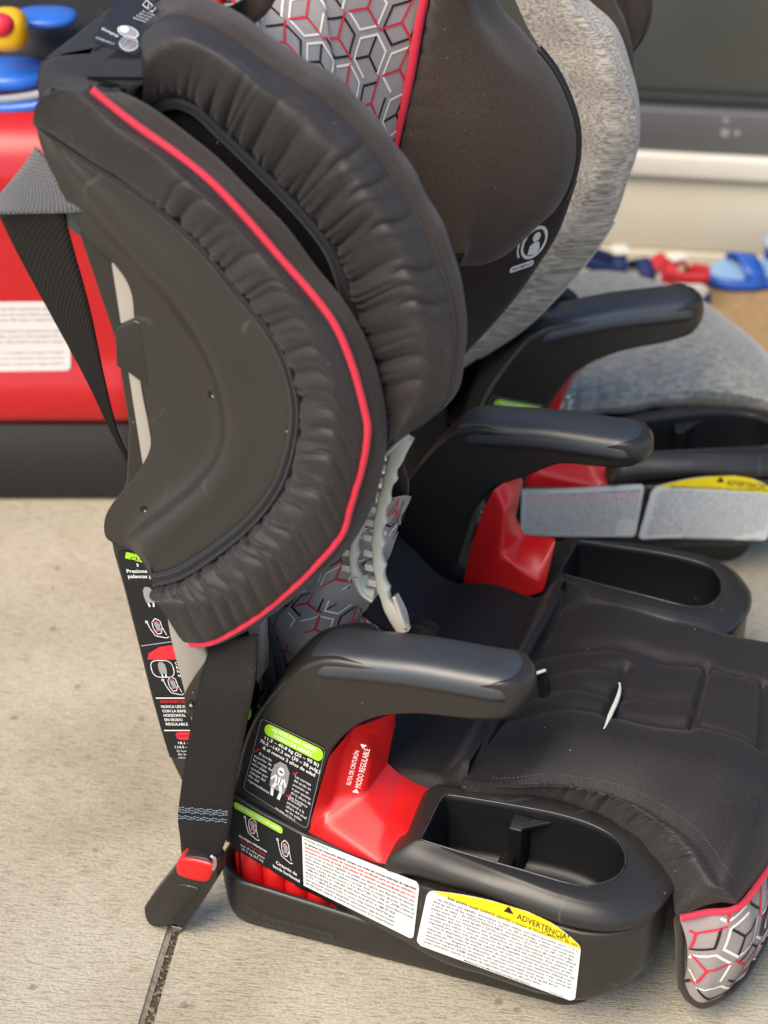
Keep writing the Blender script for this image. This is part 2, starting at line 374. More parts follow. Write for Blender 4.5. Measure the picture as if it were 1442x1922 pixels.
# ================================================================== SETTING
GA = R(12.5)                                        # the slab joints and the house wall run at this angle to the seat
gx, gy = np.array([math.cos(GA), math.sin(GA), 0]), np.array([-math.sin(GA), math.cos(GA), 0])
J0 = atZ(275, 1922, 0)
def gp(u, v, z=0): q = J0 + gx * u + gy * v; return (q[0], q[1], z)
def concrete():
    m = mat('broom_finished_concrete', (.40, .365, .30), .9, .25); n = m.node_tree; b = n.nodes['Principled BSDF']
    tc = n.nodes.new('ShaderNodeTexCoord'); mr = n.nodes.new('ShaderNodeMapping'); mr.inputs['Rotation'].default_value = (0, 0, -GA); n.links.new(tc.outputs['Object'], mr.inputs['Vector'])
    mp = n.nodes.new('ShaderNodeMapping'); mp.inputs['Scale'].default_value = (3.0, 34, 1); n.links.new(mr.outputs['Vector'], mp.inputs['Vector'])
    def nz(v, sc, det=5, ro=.6):
        k = n.nodes.new('ShaderNodeTexNoise'); k.inputs['Scale'].default_value = sc; k.inputs['Detail'].default_value = det; k.inputs['Roughness'].default_value = ro; n.links.new(v, k.inputs['Vector']); return k.outputs['Fac']
    broom = nz(mp.outputs['Vector'], 16, 5, .7); blot = nz(tc.outputs['Object'], 5, 6); fine = nz(tc.outputs['Object'], 260, 3); stain = nz(tc.outputs['Object'], 2.2, 3)
    def ramp(f, p0, c0, p1, c1):
        r = n.nodes.new('ShaderNodeValToRGB'); r.color_ramp.elements[0].position = p0; r.color_ramp.elements[0].color = (*c0, 1); r.color_ramp.elements[1].position = p1; r.color_ramp.elements[1].color = (*c1, 1); n.links.new(f, r.inputs[0]); return r.outputs[0]
    def mul(a, c, f=1):
        x = n.nodes.new('ShaderNodeMix'); x.data_type = 'RGBA'; x.blend_type = 'MULTIPLY'; x.inputs['Factor'].default_value = f; n.links.new(a, x.inputs['A']); n.links.new(c, x.inputs['B']); return x.outputs['Result']
    c = ramp(blot, .3, (.41, .365, .275), .75, (.53, .485, .385))
    c = mul(c, ramp(broom, .37, (.55, .51, .44), .50, (1, 1, 1)), .9)
    c = mul(c, ramp(fine, .36, (.62, .6, .56), .56, (1, 1, 1)), .5)
    c = mul(c, ramp(stain, .34, (.70, .66, .60), .52, (1, 1, 1)), .8)
    pv = n.nodes.new('ShaderNodeTexVoronoi'); pv.inputs['Scale'].default_value = 17; n.links.new(tc.outputs['Object'], pv.inputs['Vector'])
    c = mul(c, ramp(pv.outputs['Distance'], .06, (.35, .33, .3), .09, (1, 1, 1)), .55)
    n.links.new(c, b.inputs['Base Color'])
    ad = n.nodes.new('ShaderNodeMath'); ad.operation = 'ADD'; n.links.new(broom, ad.inputs[0]); n.links.new(fine, ad.inputs[1])
    bp = n.nodes.new('ShaderNodeBump'); bp.inputs['Strength'].default_value = .55; bp.inputs['Distance'].default_value = .003; n.links.new(ad.outputs[0], bp.inputs['Height']); n.links.new(bp.outputs['Normal'], b.inputs['Normal'])
    return m
M['concrete'] = concrete()
M['joint'] = mat('joint_dirt', (.09, .075, .055), .95, .1, bump=(180, 1, .01), vary=(60, .7))
WV = 0                                              # wall distance along gy, set below
def slab(name, u0, u1, v0, v1):
    V = []; e = .006; nseg = 60
    prof = [(u0, -.03), (u0, -e), (u0 + e * .4, -e * .35), (u0 + e, 0), (u1 - e, 0), (u1 - e * .4, -e * .35), (u1, -e), (u1, -.03)]
    G = []
    for i in range(nseg + 1):
        v = v0 + (v1 - v0) * i / nseg
        r = []
        for k, (u, z) in enumerate(prof):
            j = nrs.uniform(-.0022, .0022) if k in (1, 2, 3, 4, 5, 6) else 0
            r.append(gp(u + j, v, z + (nrs.uniform(-.0012, .0003) if k in (2, 5) else 0)))
        G.append(r)
    o = grid(name, np.array(G), M['concrete']); o.data.polygons.foreach_set('use_smooth', [False] * len(o.data.polygons)); tag(o, kind='structure'); return o
slab('patio_slab', -4, -.0038, -2.5, 2.2)
slab('patio_slab', .0038, 4, -2.5, 2.2)
o = mesh('ground', [gp(-5, -4, -.0075), (gp(5, -4, -.0075)), gp(5, 4, -.0075), gp(-5, 4, -.0075)], [(0, 1, 2, 3)], M['joint'], None, False); tag(o, kind='structure')
# crumbs lying in the joint
V = []; F = []
for i in range(420):
    c = np.array(gp(rnd.uniform(-.005, .005), rnd.uniform(-.25, .35), -.0065)); s = rnd.uniform(.0008, .0022); b = len(V)
    for d in ((1, 0, 0), (-1, 0, 0), (0, 1, 0), (0, -1, 0), (0, 0, 1.2)): V.append(c + np.array(d) * s * rnd.uniform(.6, 1.3))
    F += [(b, b + 2, b + 4), (b + 2, b + 1, b + 4), (b + 1, b + 3, b + 4), (b + 3, b, b + 4)]
o = mesh('joint_grit', V, F, mat('grit', (.24, .2, .13), .95, .1, vary=(90, .7)), None, False); tag(o, 'small dirt crumbs lying in the joint between the slabs', 'grit', kind='stuff')

# ================================================================== FRONT SEAT
seat = thing('car_seat', 'black and red harness car seat with hexagon patterned cover, nearest', 'car seat', (0, 0, 0), 0)
SEAT2 = []                                          # parts of the base that the second seat repeats

# ---- armrest hook
hook_px = [(437, 1491), (442, 1450), (455, 1400), (470, 1362), (490, 1328), (515, 1298), (545, 1268), (575, 1246), (620, 1238), (700, 1250), (777, 1260), (870, 1279), (935, 1290), (968, 1290), (984, 1303), (988, 1330), (976, 1356), (955, 1362), (900, 1357), (800, 1345), (740, 1345), (700, 1352), (670, 1365), (640, 1390), (620, 1420), (605, 1470), (590, 1520), (577, 1566), (505, 1528)]
HK = crs([atY(x, y, -.245) for x, y in hook_px], 220, closed=True)
def make_hook():
    P = HK[:, [0, 2]]; T = np.roll(P, -1, 0) - np.roll(P, 1, 0); T /= np.linalg.norm(T, axis=1, keepdims=True)
    Nn = np.stack([T[:, 1], -T[:, 0]], 1)
    area = np.sum(P[:, 0] * np.roll(P[:, 1], -1) - np.roll(P[:, 0], -1) * P[:, 1])
    if area > 0: Nn = -Nn                          # inward
    qs = [-1, -.985, -.95, -.9, -.8, -.5, 0, .5, .8, .9, .95, .985, 1]
    G = []
    for q in qs:
        a = abs(q); d = .0055 * (1 - math.sqrt(max(0, 1 - ((a - .78) / .22) ** 2))) if a > .78 else 0
        r = P + Nn * d
        pull = .03 * (1 - math.sqrt(max(0, 1 - a ** 2.2)))
        k = sm(.11, .175, r[:, 0]); x = r[:, 0] - k * pull
        G.append(np.stack([x, np.full(len(P), -.215 + .030 * q), r[:, 1]], 1))
    return np.array(G)
GH = make_hook()
def padgrid():
    e = np.array([atY(x, y, -.245) for x, y in [(566, 1262), (600, 1264), (640, 1266), (700, 1272), (777, 1281), (870, 1298), (935, 1310), (975, 1318)]])
    C_ = crs(e, 60); n = len(C_); G = []
    L = np.linspace(0, 1, n); Ltot = .235
    for i, c in enumerate(C_):
        d0 = L[i] * Ltot; d1 = (1 - L[i]) * Ltot
        f = min(1, math.sqrt(max(0, 1 - (1 - min(1, d0 / .03)) ** 2)) * 1.0 + 1e-3) * min(1, math.sqrt(max(0, 1 - (1 - min(1, d1 / .034)) ** 2.4)) + 1e-3)
        hw = .0318 * (.25 + .75 * f) if d0 < .03 else .0318 * (.1 + .9 * f)
        h = .0235 * (f ** .7)
        row = []
        for th in np.linspace(-.02, math.pi + .02, 27):
            cy = math.cos(th); sy = math.sin(th)
            yy = -.215 - hw * math.copysign(abs(cy) ** .62, cy); zz = h * (math.copysign(abs(sy) ** .75, sy)) - .003
            row.append((c[0], yy, c[2] + zz))
        G.append(row)
    return np.array(G)
GP = padgrid()
def flipY(G): H_ = G.copy(); H_[..., 1] *= -1; return H_[::-1] if H_.ndim == 3 else H_
arm = grid('armrest', GH, M['plastic'], seat, cv=True, caps=True)
pad = grid('armrest_pad', GP, M['pad'], seat, solid=.002)
SEAT2 += [arm, pad]
GHF, GPF = flipY(GH), flipY(GP)
k_ = sm(.03, .09, GHF[..., 0]) * sm(.29, .32, GHF[..., 2]); GHF[..., 2] += k_ * .36 * (.362 - np.minimum(.362, GHF[..., 2]))
for A_ in (GHF, GPF): A_[..., 1] += .010; A_[..., 2] += .006
arm_f = grid('armrest', GHF, M['plastic'], seat, cv=True, caps=True)
pad_f = grid('armrest_pad', GPF, M['pad'], seat, solid=.002)
# the post widens inwards at its foot, where it runs into the seat bowl
def post_inner(sy):
    P = [atY(x, y, -.245) for x, y in [(437, 1560), (442, 1450), (455, 1400), (475, 1350), (510, 1300), (560, 1262), (640, 1252), (668, 1290), (640, 1350), (610, 1400), (596, 1460), (580, 1520), (570, 1570)]]
    Q = crs([(p[0], -.2, p[2]) for p in P], 60, closed=True); Q[:, 1] *= sy
    return prism('armrest_foot', Q, (0, .035 * sy, 0), M['plastic'], seat, .006)
post_inner(1)

# ---- cup holder and lower side panel
def plan(pts, n): return crs([(x, y, 0) for x, y in pts], n, closed=True)
outer = [(.0735, -.2815), (.0745, -.2855), (.079, -.288), (.10, -.2915), (.13, -.297), (.19, -.304), (.243, -.306), (.285, -.297), (.314, -.27), (.324, -.235), (.316, -.203), (.294, -.182), (.25, -.17), (.2, -.165), (.14, -.168), (.09, -.178), (.079, -.1805), (.0745, -.184), (.0735, -.2), (.0732, -.24)]
openg = [(.0885, -.271), (.091, -.2745), (.13, -.278), (.19, -.282), (.24, -.281), (.262, -.271), (.277, -.25), (.277, -.225), (.262, -.204), (.236, -.195), (.202, -.194), (.145, -.198), (.095, -.2035), (.0895, -.206), (.0875, -.212), (.0872, -.225), (.0878, -.25)]
def ringn(P):
    T = np.roll(P, -1, 0) - np.roll(P, 1, 0); T /= np.linalg.norm(T, axis=1, keepdims=True) + 1e-12
    return np.stack([-T[:, 1], T[:, 0], np.zeros(len(P))], 1)
NR = 170
OU = plan(outer, NR); OP = plan(openg, NR)
k0 = np.argmin(np.linalg.norm(OU - np.array([.0745, -.2855, 0]), axis=1)); OU = np.roll(OU, -k0, 0)
k0 = np.argmin(np.linalg.norm(OP - np.array([.0885, -.271, 0]), axis=1)); OP = np.roll(OP, -k0, 0)
INW = ringn(OU); 
if np.dot(INW[10], np.array([.19, -.235, 0]) - OU[10]) < 0: INW = -INW
INO = ringn(OP)
if np.dot(INO[10], np.array([.19, -.235, 0]) - OP[10]) < 0: INO = -INO
seam_s = np.array([side_pt(x, y) for x, y in [(437, 1490), (500, 1528), (570, 1565), (650, 1600), (735, 1640), (800, 1664), (900, 1691), (1060, 1741), (1190, 1780)]])
bot_s = np.array([side_pt(x, y) for x, y in [(428, 1592), (480, 1630), (560, 1680), (640, 1722), (750, 1776), (900, 1840), (1000, 1875), (1060, 1886)]])
def z_seam(x): return np.interp(x, seam_s[:, 0], seam_s[:, 2])
def z_bot(x): return np.interp(x, bot_s[:, 0], bot_s[:, 2])
def z_top(x): return .188 - .010 * sm(.18, .33, x)
def cupgrid():
    rows = []
    x = OU[:, 0]; zs = z_seam(x) + .0022 + .012 * sm(.30, .325, x) ; zt = z_top(x)
    TO = OP - OU; TO /= np.linalg.norm(TO, axis=1, keepdims=True)
    def row(P, N_, ins, z):
        if P is OU and ins > .002: N_ = TO
        return np.stack([P[:, 0] + N_[:, 0] * ins, P[:, 1] + N_[:, 1] * ins, z], 1)
    rear = sm(.11, .07, x)                         # rear face leans back towards the foot
    def lean(r, k): r = r.copy(); r[:, 0] -= rear * .016 * k; return r
    rows.append(lean(row(OU, INW, .012, zs + .001), 1)); rows.append(lean(row(OU, INW, -.0005, zs), 1)); rows.append(lean(row(OU, INW, -.0035, zs + .0015), 1))
    for f, ins in ((.25, -.0055), (.5, -.0045), (.68, -.001), (.82, .0035), (.92, .0085)): rows.append(lean(row(OU, INW, ins, zs + (zt - zs) * f), 1 - f))
    rows.append(row(OU, INW, .0125, zt - .0006)); 
    A = row(OU, INW, .0135, zt); B = row(OP, INO, -.0028, z_top(OP[:, 0]) + .0002)
    rows.append(A); rows.append(A * .5 + B * .5); rows.append(B)
    zo = z_top(OP[:, 0])
    rows.append(row(OP, INO, -.0008, zo - .0006)); rows.append(row(OP, INO, .0004, zo - .0028)); rows.append(row(OP, INO, .0008, zo - .006))
    rows.append(row(OP, INO, .004, zo - .06)); rows.append(row(OP, INO, .009, zo - .068)); rows.append(row(OP, INO, .02, zo - .07))
    return np.array(rows)
CG = cupgrid()
SP = [6]
cup = grid('cup_holder', CG[:13], M['plastic'], seat, cv=True); bowl = grid('cup_holder_bowl', CG[12:], M['dark'], seat, cv=True, caps=False)
fl = mesh('cup_holder_floor', CG[-1] - np.array([0, 0, .0005]), [tuple(range(NR))], M['dark'], seat, False)
SEAT2 += [cup, bowl, fl]
def short(A): A = A.copy(); A[..., 0] = np.where(A[..., 0] > .23, .23 + (A[..., 0] - .23) * .70, A[..., 0]); return A
cup_f = grid('cup_holder', short(flipY(CG[:13])), M['plastic'], seat, cv=True); grid('cup_holder_bowl', short(flipY(CG[12:])), M['dark'], seat, cv=True)
mesh('cup_holder_floor', short(flipY(CG[-1:])[0]) - np.array([0, 0, .0005]), [tuple(range(NR))], M['dark'], seat, False)
M['rim'] = mat('highlight_rim_plastic', (.045, .045, .048), .24, .6)  # glossier lip added so the cup opening's edge catches a highlight line
for sg in (1, -1):
    Q = OP.copy() + INO * -.0006; Q[:, 2] = z_top(OP[:, 0]) - .0002; Q[:, 1] *= sg
    if sg == -1: Q = short(Q)
    rm = tube('cup_holder_lip', Q, .0010, M['rim'], seat, n=8, raw=True, closed=True)
    if sg == 1: SEAT2.append(rm)
# rib that splits the bowl into a tray and a round holder
def cup_rib(sy):
    z = .186; b = bool(sy > 0)
    S = lambda p: (p[0], p[1] * (1 if sy < 0 else -1), p[2])
    a = prism('cup_holder_rib', [S(p) for p in [(.158, -.1985, z - .006), (.176, -.1985, z - .006), (.171, -.215, z - .012), (.158, -.215, z - .012)]], (0, 0, -.055), M['dark'], seat, .0012)
    c = prism('cup_holder_rib', [S(p) for p in [(.150, -.205, z - .05), (.165, -.205, z - .05), (.165, -.276, z - .05), (.150, -.276, z - .05)]], (0, 0, -.012), M['dark'], seat, .002)
    d = prism('cup_holder_rib', [S(p) for p in [(.171, -.1985, z - .008), (.196, -.196, z - .008), (.171, -.214, z - .008)]], (0, 0, -.004), M['plastic'], seat, .0008)
    return [a, c, d]
SEAT2 += cup_rib(-1); cup_rib(1)
def panelgrid():
    xs = np.linspace(-.131, .235, 90)
    path = [(x, side_y(x)) for x in xs] 
    front = crs([(.235, side_y(.235), 0), (.262, -.3075, 0), (.288, -.298, 0), (.312, -.276, 0), (.322, -.243, 0), (.315, -.207, 0), (.295, -.186, 0), (.25, -.172, 0), (.2, -.168, 0)], 50)[1:]
    path += [(p[0], p[1]) for p in front]
    P = np.array([(x, y, 0) for x, y in path]); T = np.gradient(P, axis=0); T /= np.linalg.norm(T, axis=1, keepdims=True); Nn = np.stack([T[:, 1], -T[:, 0], 0 * T[:, 0]], 1)
    x = P[:, 0]; idx = np.arange(len(x)); fr = sm(90, 112, idx)
    zt = np.where(idx < 90, z_seam(x), 0); zt[90:] = z_seam(.235) + (.012 - .010) * fr[90:] ; zt[90:] += (z_seam(x[90:]) - z_seam(.235)) * (1 - fr[90:])
    zt = zt + .012 * sm(.30, .325, x) * (idx < 130)
    zb = np.where(idx < 90, z_bot(x), z_bot(.235)) + .035 * fr
    rows = []
    for ins, f, e in ((.02, 1, -.001), (.004, 1, -.0012), (.0, 1, -.0005), (-.0012, 1, -.003), (-.001, .85, 0), (-.001, .5, 0), (-.0005, .25, 0), (.0015, .1, 0), (.006, 0, .003), (.014, 0, 0), (.04, 0, .002)):
        z = zb + (zt - zb) * f + e
        rows.append(np.stack([P[:, 0] - Nn[:, 0] * ins, P[:, 1] - Nn[:, 1] * ins, z], 1))
    return np.array(rows)
PG = panelgrid()
pan = grid('side_panel', PG, M['plastic'], seat); SEAT2.append(pan)
grid('side_panel', short(flipY(PG)), M['plastic'], seat)

# ---- red belt guide, near side (sculpted facets) and far side (seen from inside)
def facets(name, V, F, m, bev=.003, thick=.002):
    o = mesh(name, V, F, m, seat)
    bm = bmesh.new(); bm.from_mesh(o.data); bmesh.ops.recalc_face_normals(bm, faces=bm.faces); bm.to_mesh(o.data); bm.free()
    o.data.polygons.foreach_set('use_smooth', [True] * len(o.data.polygons))
    me = o.data; cr = me.attributes.new('crease_edge', 'FLOAT', 'EDGE')
    cnt = {}
    for p in me.polygons:
        for e in p.edge_keys: cnt[e] = cnt.get(e, 0) + 1
    for e in me.edges: cr.data[e.index].value = .62 if cnt[e.key] > 1 else 1.0
    sb = o.modifiers.new('sub', 'SUBSURF'); sb.boundary_smooth = 'PRESERVE_CORNERS'; sb.levels = sb.render_levels = 3
    return o
def rv(x, y, Y): return atY(x, y, Y)
rp = {'A': side_pt(574, 1576, -.006), 'B': rv(603, 1472, -.246), 'C': rv(618, 1420, -.244), 'D': rv(664, 1366, -.240), 'E': rv(742, 1338, -.215), 'E2': rv(742, 1360, -.178),
      'F': rv(727, 1432, -.172), 'F2': rv(735, 1390, -.174), 'F3': rv(752, 1454, -.172), 'K': rv(824, 1484, -.174), 'J': side_pt(744, 1655, -.006), 'K2': side_pt(780, 1575, -.02),
      'a': rv(603, 1549, -.250), 'b': rv(628, 1494, -.226), 'c': rv(645, 1415, -.222), 'd': rv(660, 1372, -.224), 'e': rv(690, 1374, -.208), 'f': rv(697, 1430, -.206), 'g': rv(686, 1490, -.214), 'h': rv(730, 1550, -.238), 'i': rv(708, 1617, -.270)}
names = list(rp); ix = {k: i for i, k in enumerate(names)}
rf = [('A', 'B', 'b', 'a'), ('B', 'C', 'c', 'b'), ('C', 'D', 'd', 'c'), ('D', 'E', 'e', 'd'), ('b', 'c', 'f', 'g'), ('c', 'd', 'e', 'f'), ('a', 'b', 'g'), ('a', 'g', 'h', 'i'), ('A', 'a', 'i', 'J'),
      ('E', 'E2', 'F2', 'e'), ('e', 'F2', 'F', 'f'), ('f', 'F', 'g'), ('g', 'F', 'F3', 'h'), ('h', 'F3', 'K', 'K2'), ('h', 'K2', 'J', 'i')]
redn = facets('belt_guide', [rp[k] for k in names], [tuple(ix[k] for k in f) for f in rf], M['red']); SEAT2.append(redn)
fp = {'a': rv(975, 885, .215), 'b': rv(910, 950, .186), 'c': rv(886, 1020, .185), 'd': rv(858, 1145, .175), 'e': rv(1020, 1112, .165), 'f': rv(1044, 1010, .196), 'g': rv(985, 1004, .21), 'h': rv(968, 970, .218), 'i': rv(982, 905, .228),
      'j': rv(929, 918, .186), 'k': rv(951, 957, .176), 'l': rv(943, 1040, .165), 'm': rv(962, 1058, .163), 'n': rv(1010, 1092, .163)}
names = list(fp); ix = {k: i for i, k in enumerate(names)}
ff = [('a', 'j', 'k', 'i'), ('j', 'b', 'c', 'k'), ('c', 'd', 'l', 'k'), ('d', 'e', 'n', 'm', 'l'), ('k', 'h', 'i'), ('k', 'l', 'g', 'h'), ('l', 'm', 'g'), ('m', 'n', 'f', 'g'), ('n', 'e', 'f')]
redf = facets('belt_guide', [fp[k] for k in names], [tuple(ix[k] for k in f) for f in ff], M['red'], .003)

# ---- impact base tray with red honeycomb ribs
def trayring(ins, z):
    pts = []
    x0, x1, y1, r = -.138 + ins, .262 - ins, .262 - ins, .035
    for cx, cy, a in ((x0 + r, -y1 + r, 180), (x1 - r, -y1 + r, 270), (x1 - r, y1 - r, 0), (x0 + r, y1 - r, 90)):
        for i in range(10): t = R(a + 10 * i); pts.append((cx + r * math.cos(t), cy + r * math.sin(t), z))
    return np.array(pts)
def ztr(P, f): return np.interp(P[:, 0], [-.14, -.06, .26], [.066, .058, .036]) * f
rows = []
for ins, f in ((.03, .02), (.006, .01), (.002, .05), (0, .2), (-.002, .55), (-.0035, .92), (-.003, 1.0), (.0, 1.02), (.0035, .98), (.006, .3), (.03, .25)):
    P = trayring(ins, 0); P[:, 2] = ztr(P, f) + .001; rows.append(P)
tray = grid('impact_base', np.array(rows), M['plastic'], seat, cv=True); SEAT2.append(tray)
tray_lid = boxm('underbody', (.03, 0, .085), (.30, .36, .1), M['dark'], seat, bev=.01); SEAT2.append(tray_lid)
th_ = np.linspace(0, 2 * np.pi, 14, endpoint=False)
for k in range(3):                                  # open red honeycomb cells showing between panel and tray
    for i in range(10):
        cx, cy = -.108 + .0245 * i + (.012 if k % 2 else 0), -.2345 + .0205 * k; zt_ = .083 - .13 * max(0, cx + .1)
        G = [[(cx + r_ * math.cos(t), cy + r_ * math.sin(t), z) for t in th_] for r_, z in ((.0125, .012), (.0125, zt_ - .001), (.0120, zt_), (.0108, zt_), (.0103, zt_ - .001), (.0103, .012))]
        ho = grid('honeycomb_cell', np.array(G), M['redbase'], seat, cv=True)
boxm('honeycomb_rib', (-.122, -.205, .045), (.003, .075, .07), M['redbase'], seat, bev=.0008)

# ================================================================== SEAT BACK
def puckers(G, specs, nlen=None):
    """specs: list of (t0, width, skew, amp, s0, s1) grooves running across the strip"""
    n, m = G.shape[:2]; t = np.linspace(0, 1, n)[:, None]; s = np.linspace(0, 1, m)[None, :]
    D = np.zeros((n, m))
    for t0, wd, sk, amp, s0, s1 in specs:
        c = t0 + sk * (s - .0)
        q = (t - c) / (wd * (1 + .9 * s))
        g = 1.15 * np.exp(-1.5 * np.abs(q)) - .38 * np.exp(-((q - 1.9) / 1.1) ** 2) - .25 * np.exp(-((q + 1.9) / 1.1) ** 2)
        f = sm(s0 - .12, s0 + .03, s) * (1 - sm(s0 + (s1 - s0) * .35, s1, s))
        D -= amp * g * f
    return D
def displace(G, D, out):
    N = gnormals(G)
    if np.mean(np.sum(N * np.array(out), axis=2)) < 0: N = -N
    return G + N * D[:, :, None]
def lump(n, m, amp, fu, fv, seed):
    r = np.random.RandomState(seed); t = np.linspace(0, 1, n)[:, None]; s = np.linspace(0, 1, m)[None, :]; D = np.zeros((n, m))
    for _ in range(10): D += np.sin(2 * np.pi * (r.uniform(.3, 1) * fu * t + r.uniform(-.5, .5) * fv * s) + r.uniform(0, 6.28)) * r.uniform(.3, 1)
    return D * amp / 3

# ---- torso wing, near side
rear_px = [(64, 212), (82, 285), (140, 405), (165, 447), (218, 497), (248, 545), (258, 610), (272, 725), (286, 800), (288, 842), (264, 886), (218, 942), (201, 975), (203, 1008), (232, 1026), (258, 1040), (284, 1085)]
scoop_px = [(68, 222), (100, 295), (170, 415), (235, 485), (290, 545), (335, 610), (368, 665), (392, 735), (402, 800), (392, 855), (352, 905), (305, 945), (258, 985), (240, 1012), (252, 1035), (275, 1058), (292, 1088)]
plat_px = [(70, 226), (120, 290), (200, 390), (280, 480), (345, 550), (390, 620), (425, 690), (445, 760), (448, 820), (430, 880), (395, 930), (345, 975), (300, 1010), (275, 1035), (278, 1052), (285, 1072), (294, 1090)]
elas_px = [(70, 230), (150, 285), (240, 340), (310, 390), (390, 465), (455, 545), (515, 620), (550, 690), (566, 770), (556, 850), (530, 920), (480, 985), (415, 1040), (350, 1082), (286, 1102)]
mid_px = [(78, 182), (130, 172), (200, 235), (290, 300), (380, 375), (465, 460), (535, 555), (590, 660), (622, 770), (618, 860), (590, 945), (535, 1020), (465, 1085), (390, 1135), (300, 1140)]
pipe_px = [(172, 168), (210, 200), (262, 240), (330, 288), (400, 345), (462, 410), (522, 480), (592, 560), (632, 617), (662, 690), (684, 772), (689, 810), (680, 870), (657, 950), (640, 1003), (592, 1060), (540, 1110), (470, 1165), (400, 1203), (356, 1208)]
inn_px = [(225, 170), (275, 195), (350, 250), (435, 320), (525, 412), (600, 508), (665, 595), (700, 670), (723, 760), (723, 840), (708, 920), (682, 985), (645, 1035), (590, 1085), (530, 1135), (465, 1178), (400, 1207), (356, 1210)]
NT = 520
rear = crs(ys(rear_px, -.221), NT); scoop = crs(ys(scoop_px, -.2265), NT); plat = crs(ys(plat_px, -.253), NT) * .6 + crs(ys(scoop_px, -.253), NT) * .4
e1 = crs(ys(elas_px, -.254), NT)
e0 = e1 + (plat - e1) / np.linalg.norm(plat - e1, axis=1, keepdims=True) * np.interp(np.linspace(0, 1, NT), [0, .1, .6, 1], [.008, .0085, .010, .0150])[:, None]
ret = rear + np.array([.012, .045, .0])
def at_mid(lst, Y): return crs(ys(lst, Y), NT)
wing_panel = grid('side_wing_shell', across([ret, rear + np.array([.002, .004, 0]), rear, scoop, plat, e0 * .6 + plat * .4, e0 + np.array([0, .0005, 0]), e1 + np.array([0.0, .006, 0])], [5, 2, 8, 8, 6, 3, 3]), M['panel'], seat)
eg = across([e0 + np.array([0, .002, 0]), e0 - np.array([0, .0028, 0]), e0 * .62 + e1 * .38 - np.array([0, .0044, 0]), e0 * .42 + e1 * .58 - np.array([0, .0030, 0]), e0 * .22 + e1 * .78 - np.array([0, .0048, 0]), e1 - np.array([0, .0030, 0]), e1 + np.array([0, .004, 0])], [2, 4, 3, 3, 4, 2])
band = grid('elastic_binding', eg, M['elastic'], seat)
M['thread'] = mat('dark_thread', (.07, .068, .07), .6, .3)
stitches(e0 * .2 + e1 * .8 - np.array([0, .0052, 0]), (0, -1, 0), M['thread'], band); stitches(e0 * .85 + e1 * .15 - np.array([0, .0048, 0]), (0, -1, 0), M['thread'], band)
m1 = at_mid(mid_px, -.276); pp = crs(ys(pipe_px, -.256), NT); ii = crs(ys(inn_px, -.218), NT)
jj = ii + np.array([-.030, .016, -.014]) ; kk = ii + np.array([-.07, .028, -.03])
e1f = e1 + np.array([0, .0035, 0])
FG = across([e1f, e1 * .8 + m1 * .2 - np.array([0, .010, 0]), m1, pp * .78 + m1 * .22 - np.array([0, .006, 0]), pp + np.array([0, .001, 0])], [16, 22, 22, 8])
r2 = np.random.RandomState(3); spec = []
t0 = .03
while t0 < .985:
    inside = .13 < t0
    spec.append((t0, r2.uniform(.0022, .0045), r2.uniform(-.012, .03), r2.uniform(.0008, .0022) * (1 if inside else .3), 0, r2.uniform(.16, .38)))
    t0 += r2.uniform(.008, .02)
for t0 in (.225, .305, .36, .415, .475, .53, .58, .64, .685, .75, .79, .86, .9, .95):
    spec.append((t0 + r2.uniform(-.01, .01), r2.uniform(.005, .008), r2.uniform(.015, .05), r2.uniform(.0018, .0036), .0, r2.uniform(.65, 1.0)))
for t0 in np.arange(.5, .98, .03):
    spec.append((t0 + r2.uniform(-.01, .01), .004, .02, r2.uniform(.001, .002), .45, 1.15))
for t0 in np.arange(.2, .97, .027): spec.append((t0 + r2.uniform(-.009, .009), r2.uniform(.0025, .0045), r2.uniform(-.005, .035), r2.uniform(.0012, .0028), 0, r2.uniform(.4, .95)))
D = 1.05 * puckers(FG, spec) + lump(*FG.shape[:2], .0007, 14, 3, 5)
edge = np.minimum(1, np.minimum(np.linspace(0, 1, FG.shape[1]) / .06, (1 - np.linspace(0, 1, FG.shape[1])) / .08))[None, :]
FG = displace(FG, D * edge, (0, -1, 0))
wing_fab = grid('side_wing_cover', FG, M['gathered'], seat)
IG = across([pp + np.array([0, .001, 0]), pp * .5 + ii * .5 + np.array([.004, -.004, 0]), ii, jj, kk], [8, 8, 8, 6])
IG = displace(IG, lump(*IG.shape[:2], .0008, 12, 3, 8), (1, 0, 0))
wing_edge = grid('side_wing_edge', IG, M['fabric_matte'], seat)
pip = tube('red_piping', pp - np.array([-.001, .0012, -.0005]), .0034, M['piping'], seat, n=10, raw=True)
# stitched top end of the cover
tube('cover_hem', [e1[0] + np.array([0, -.002, 0]), m1[0] + np.array([.004, .008, .002]), atY(120, 172, -.25), pp[0] + np.array([0, 0, .0])], .0035, M['fabric'], seat, seg=30)
grid('side_wing_end', np.array([FG[0], FG[0] + np.array([.001, .012, .001]), FG[0] + np.array([.004, .04, -.012])]), M['fabric'], seat)
grid('side_wing_end', np.array([IG[0], IG[0] + np.array([.0, .008, .0]), IG[0] + np.array([-.004, .03, -.012])]), M['fabric'], seat)
# screw holes
hit_panel = hitter(wing_panel)
for x, y in ((398, 741), (271, 957)):
    c = hit_panel(x, y, .0004); d = hit_panel(x, y, .0002)
    tube('screw_hole', [c, c - np.array([0, -.0002, 0])], .0042, M['dark'], seat, n=14, seg=3, ref=(0, 0, 1))
    tube('screw_head', [c + np.array([.0014, -.0003, -.0012]), c + np.array([.0014, .0, -.0012])], .0014, M['rail'], seat, n=10, seg=3, ref=(0, 0, 1))

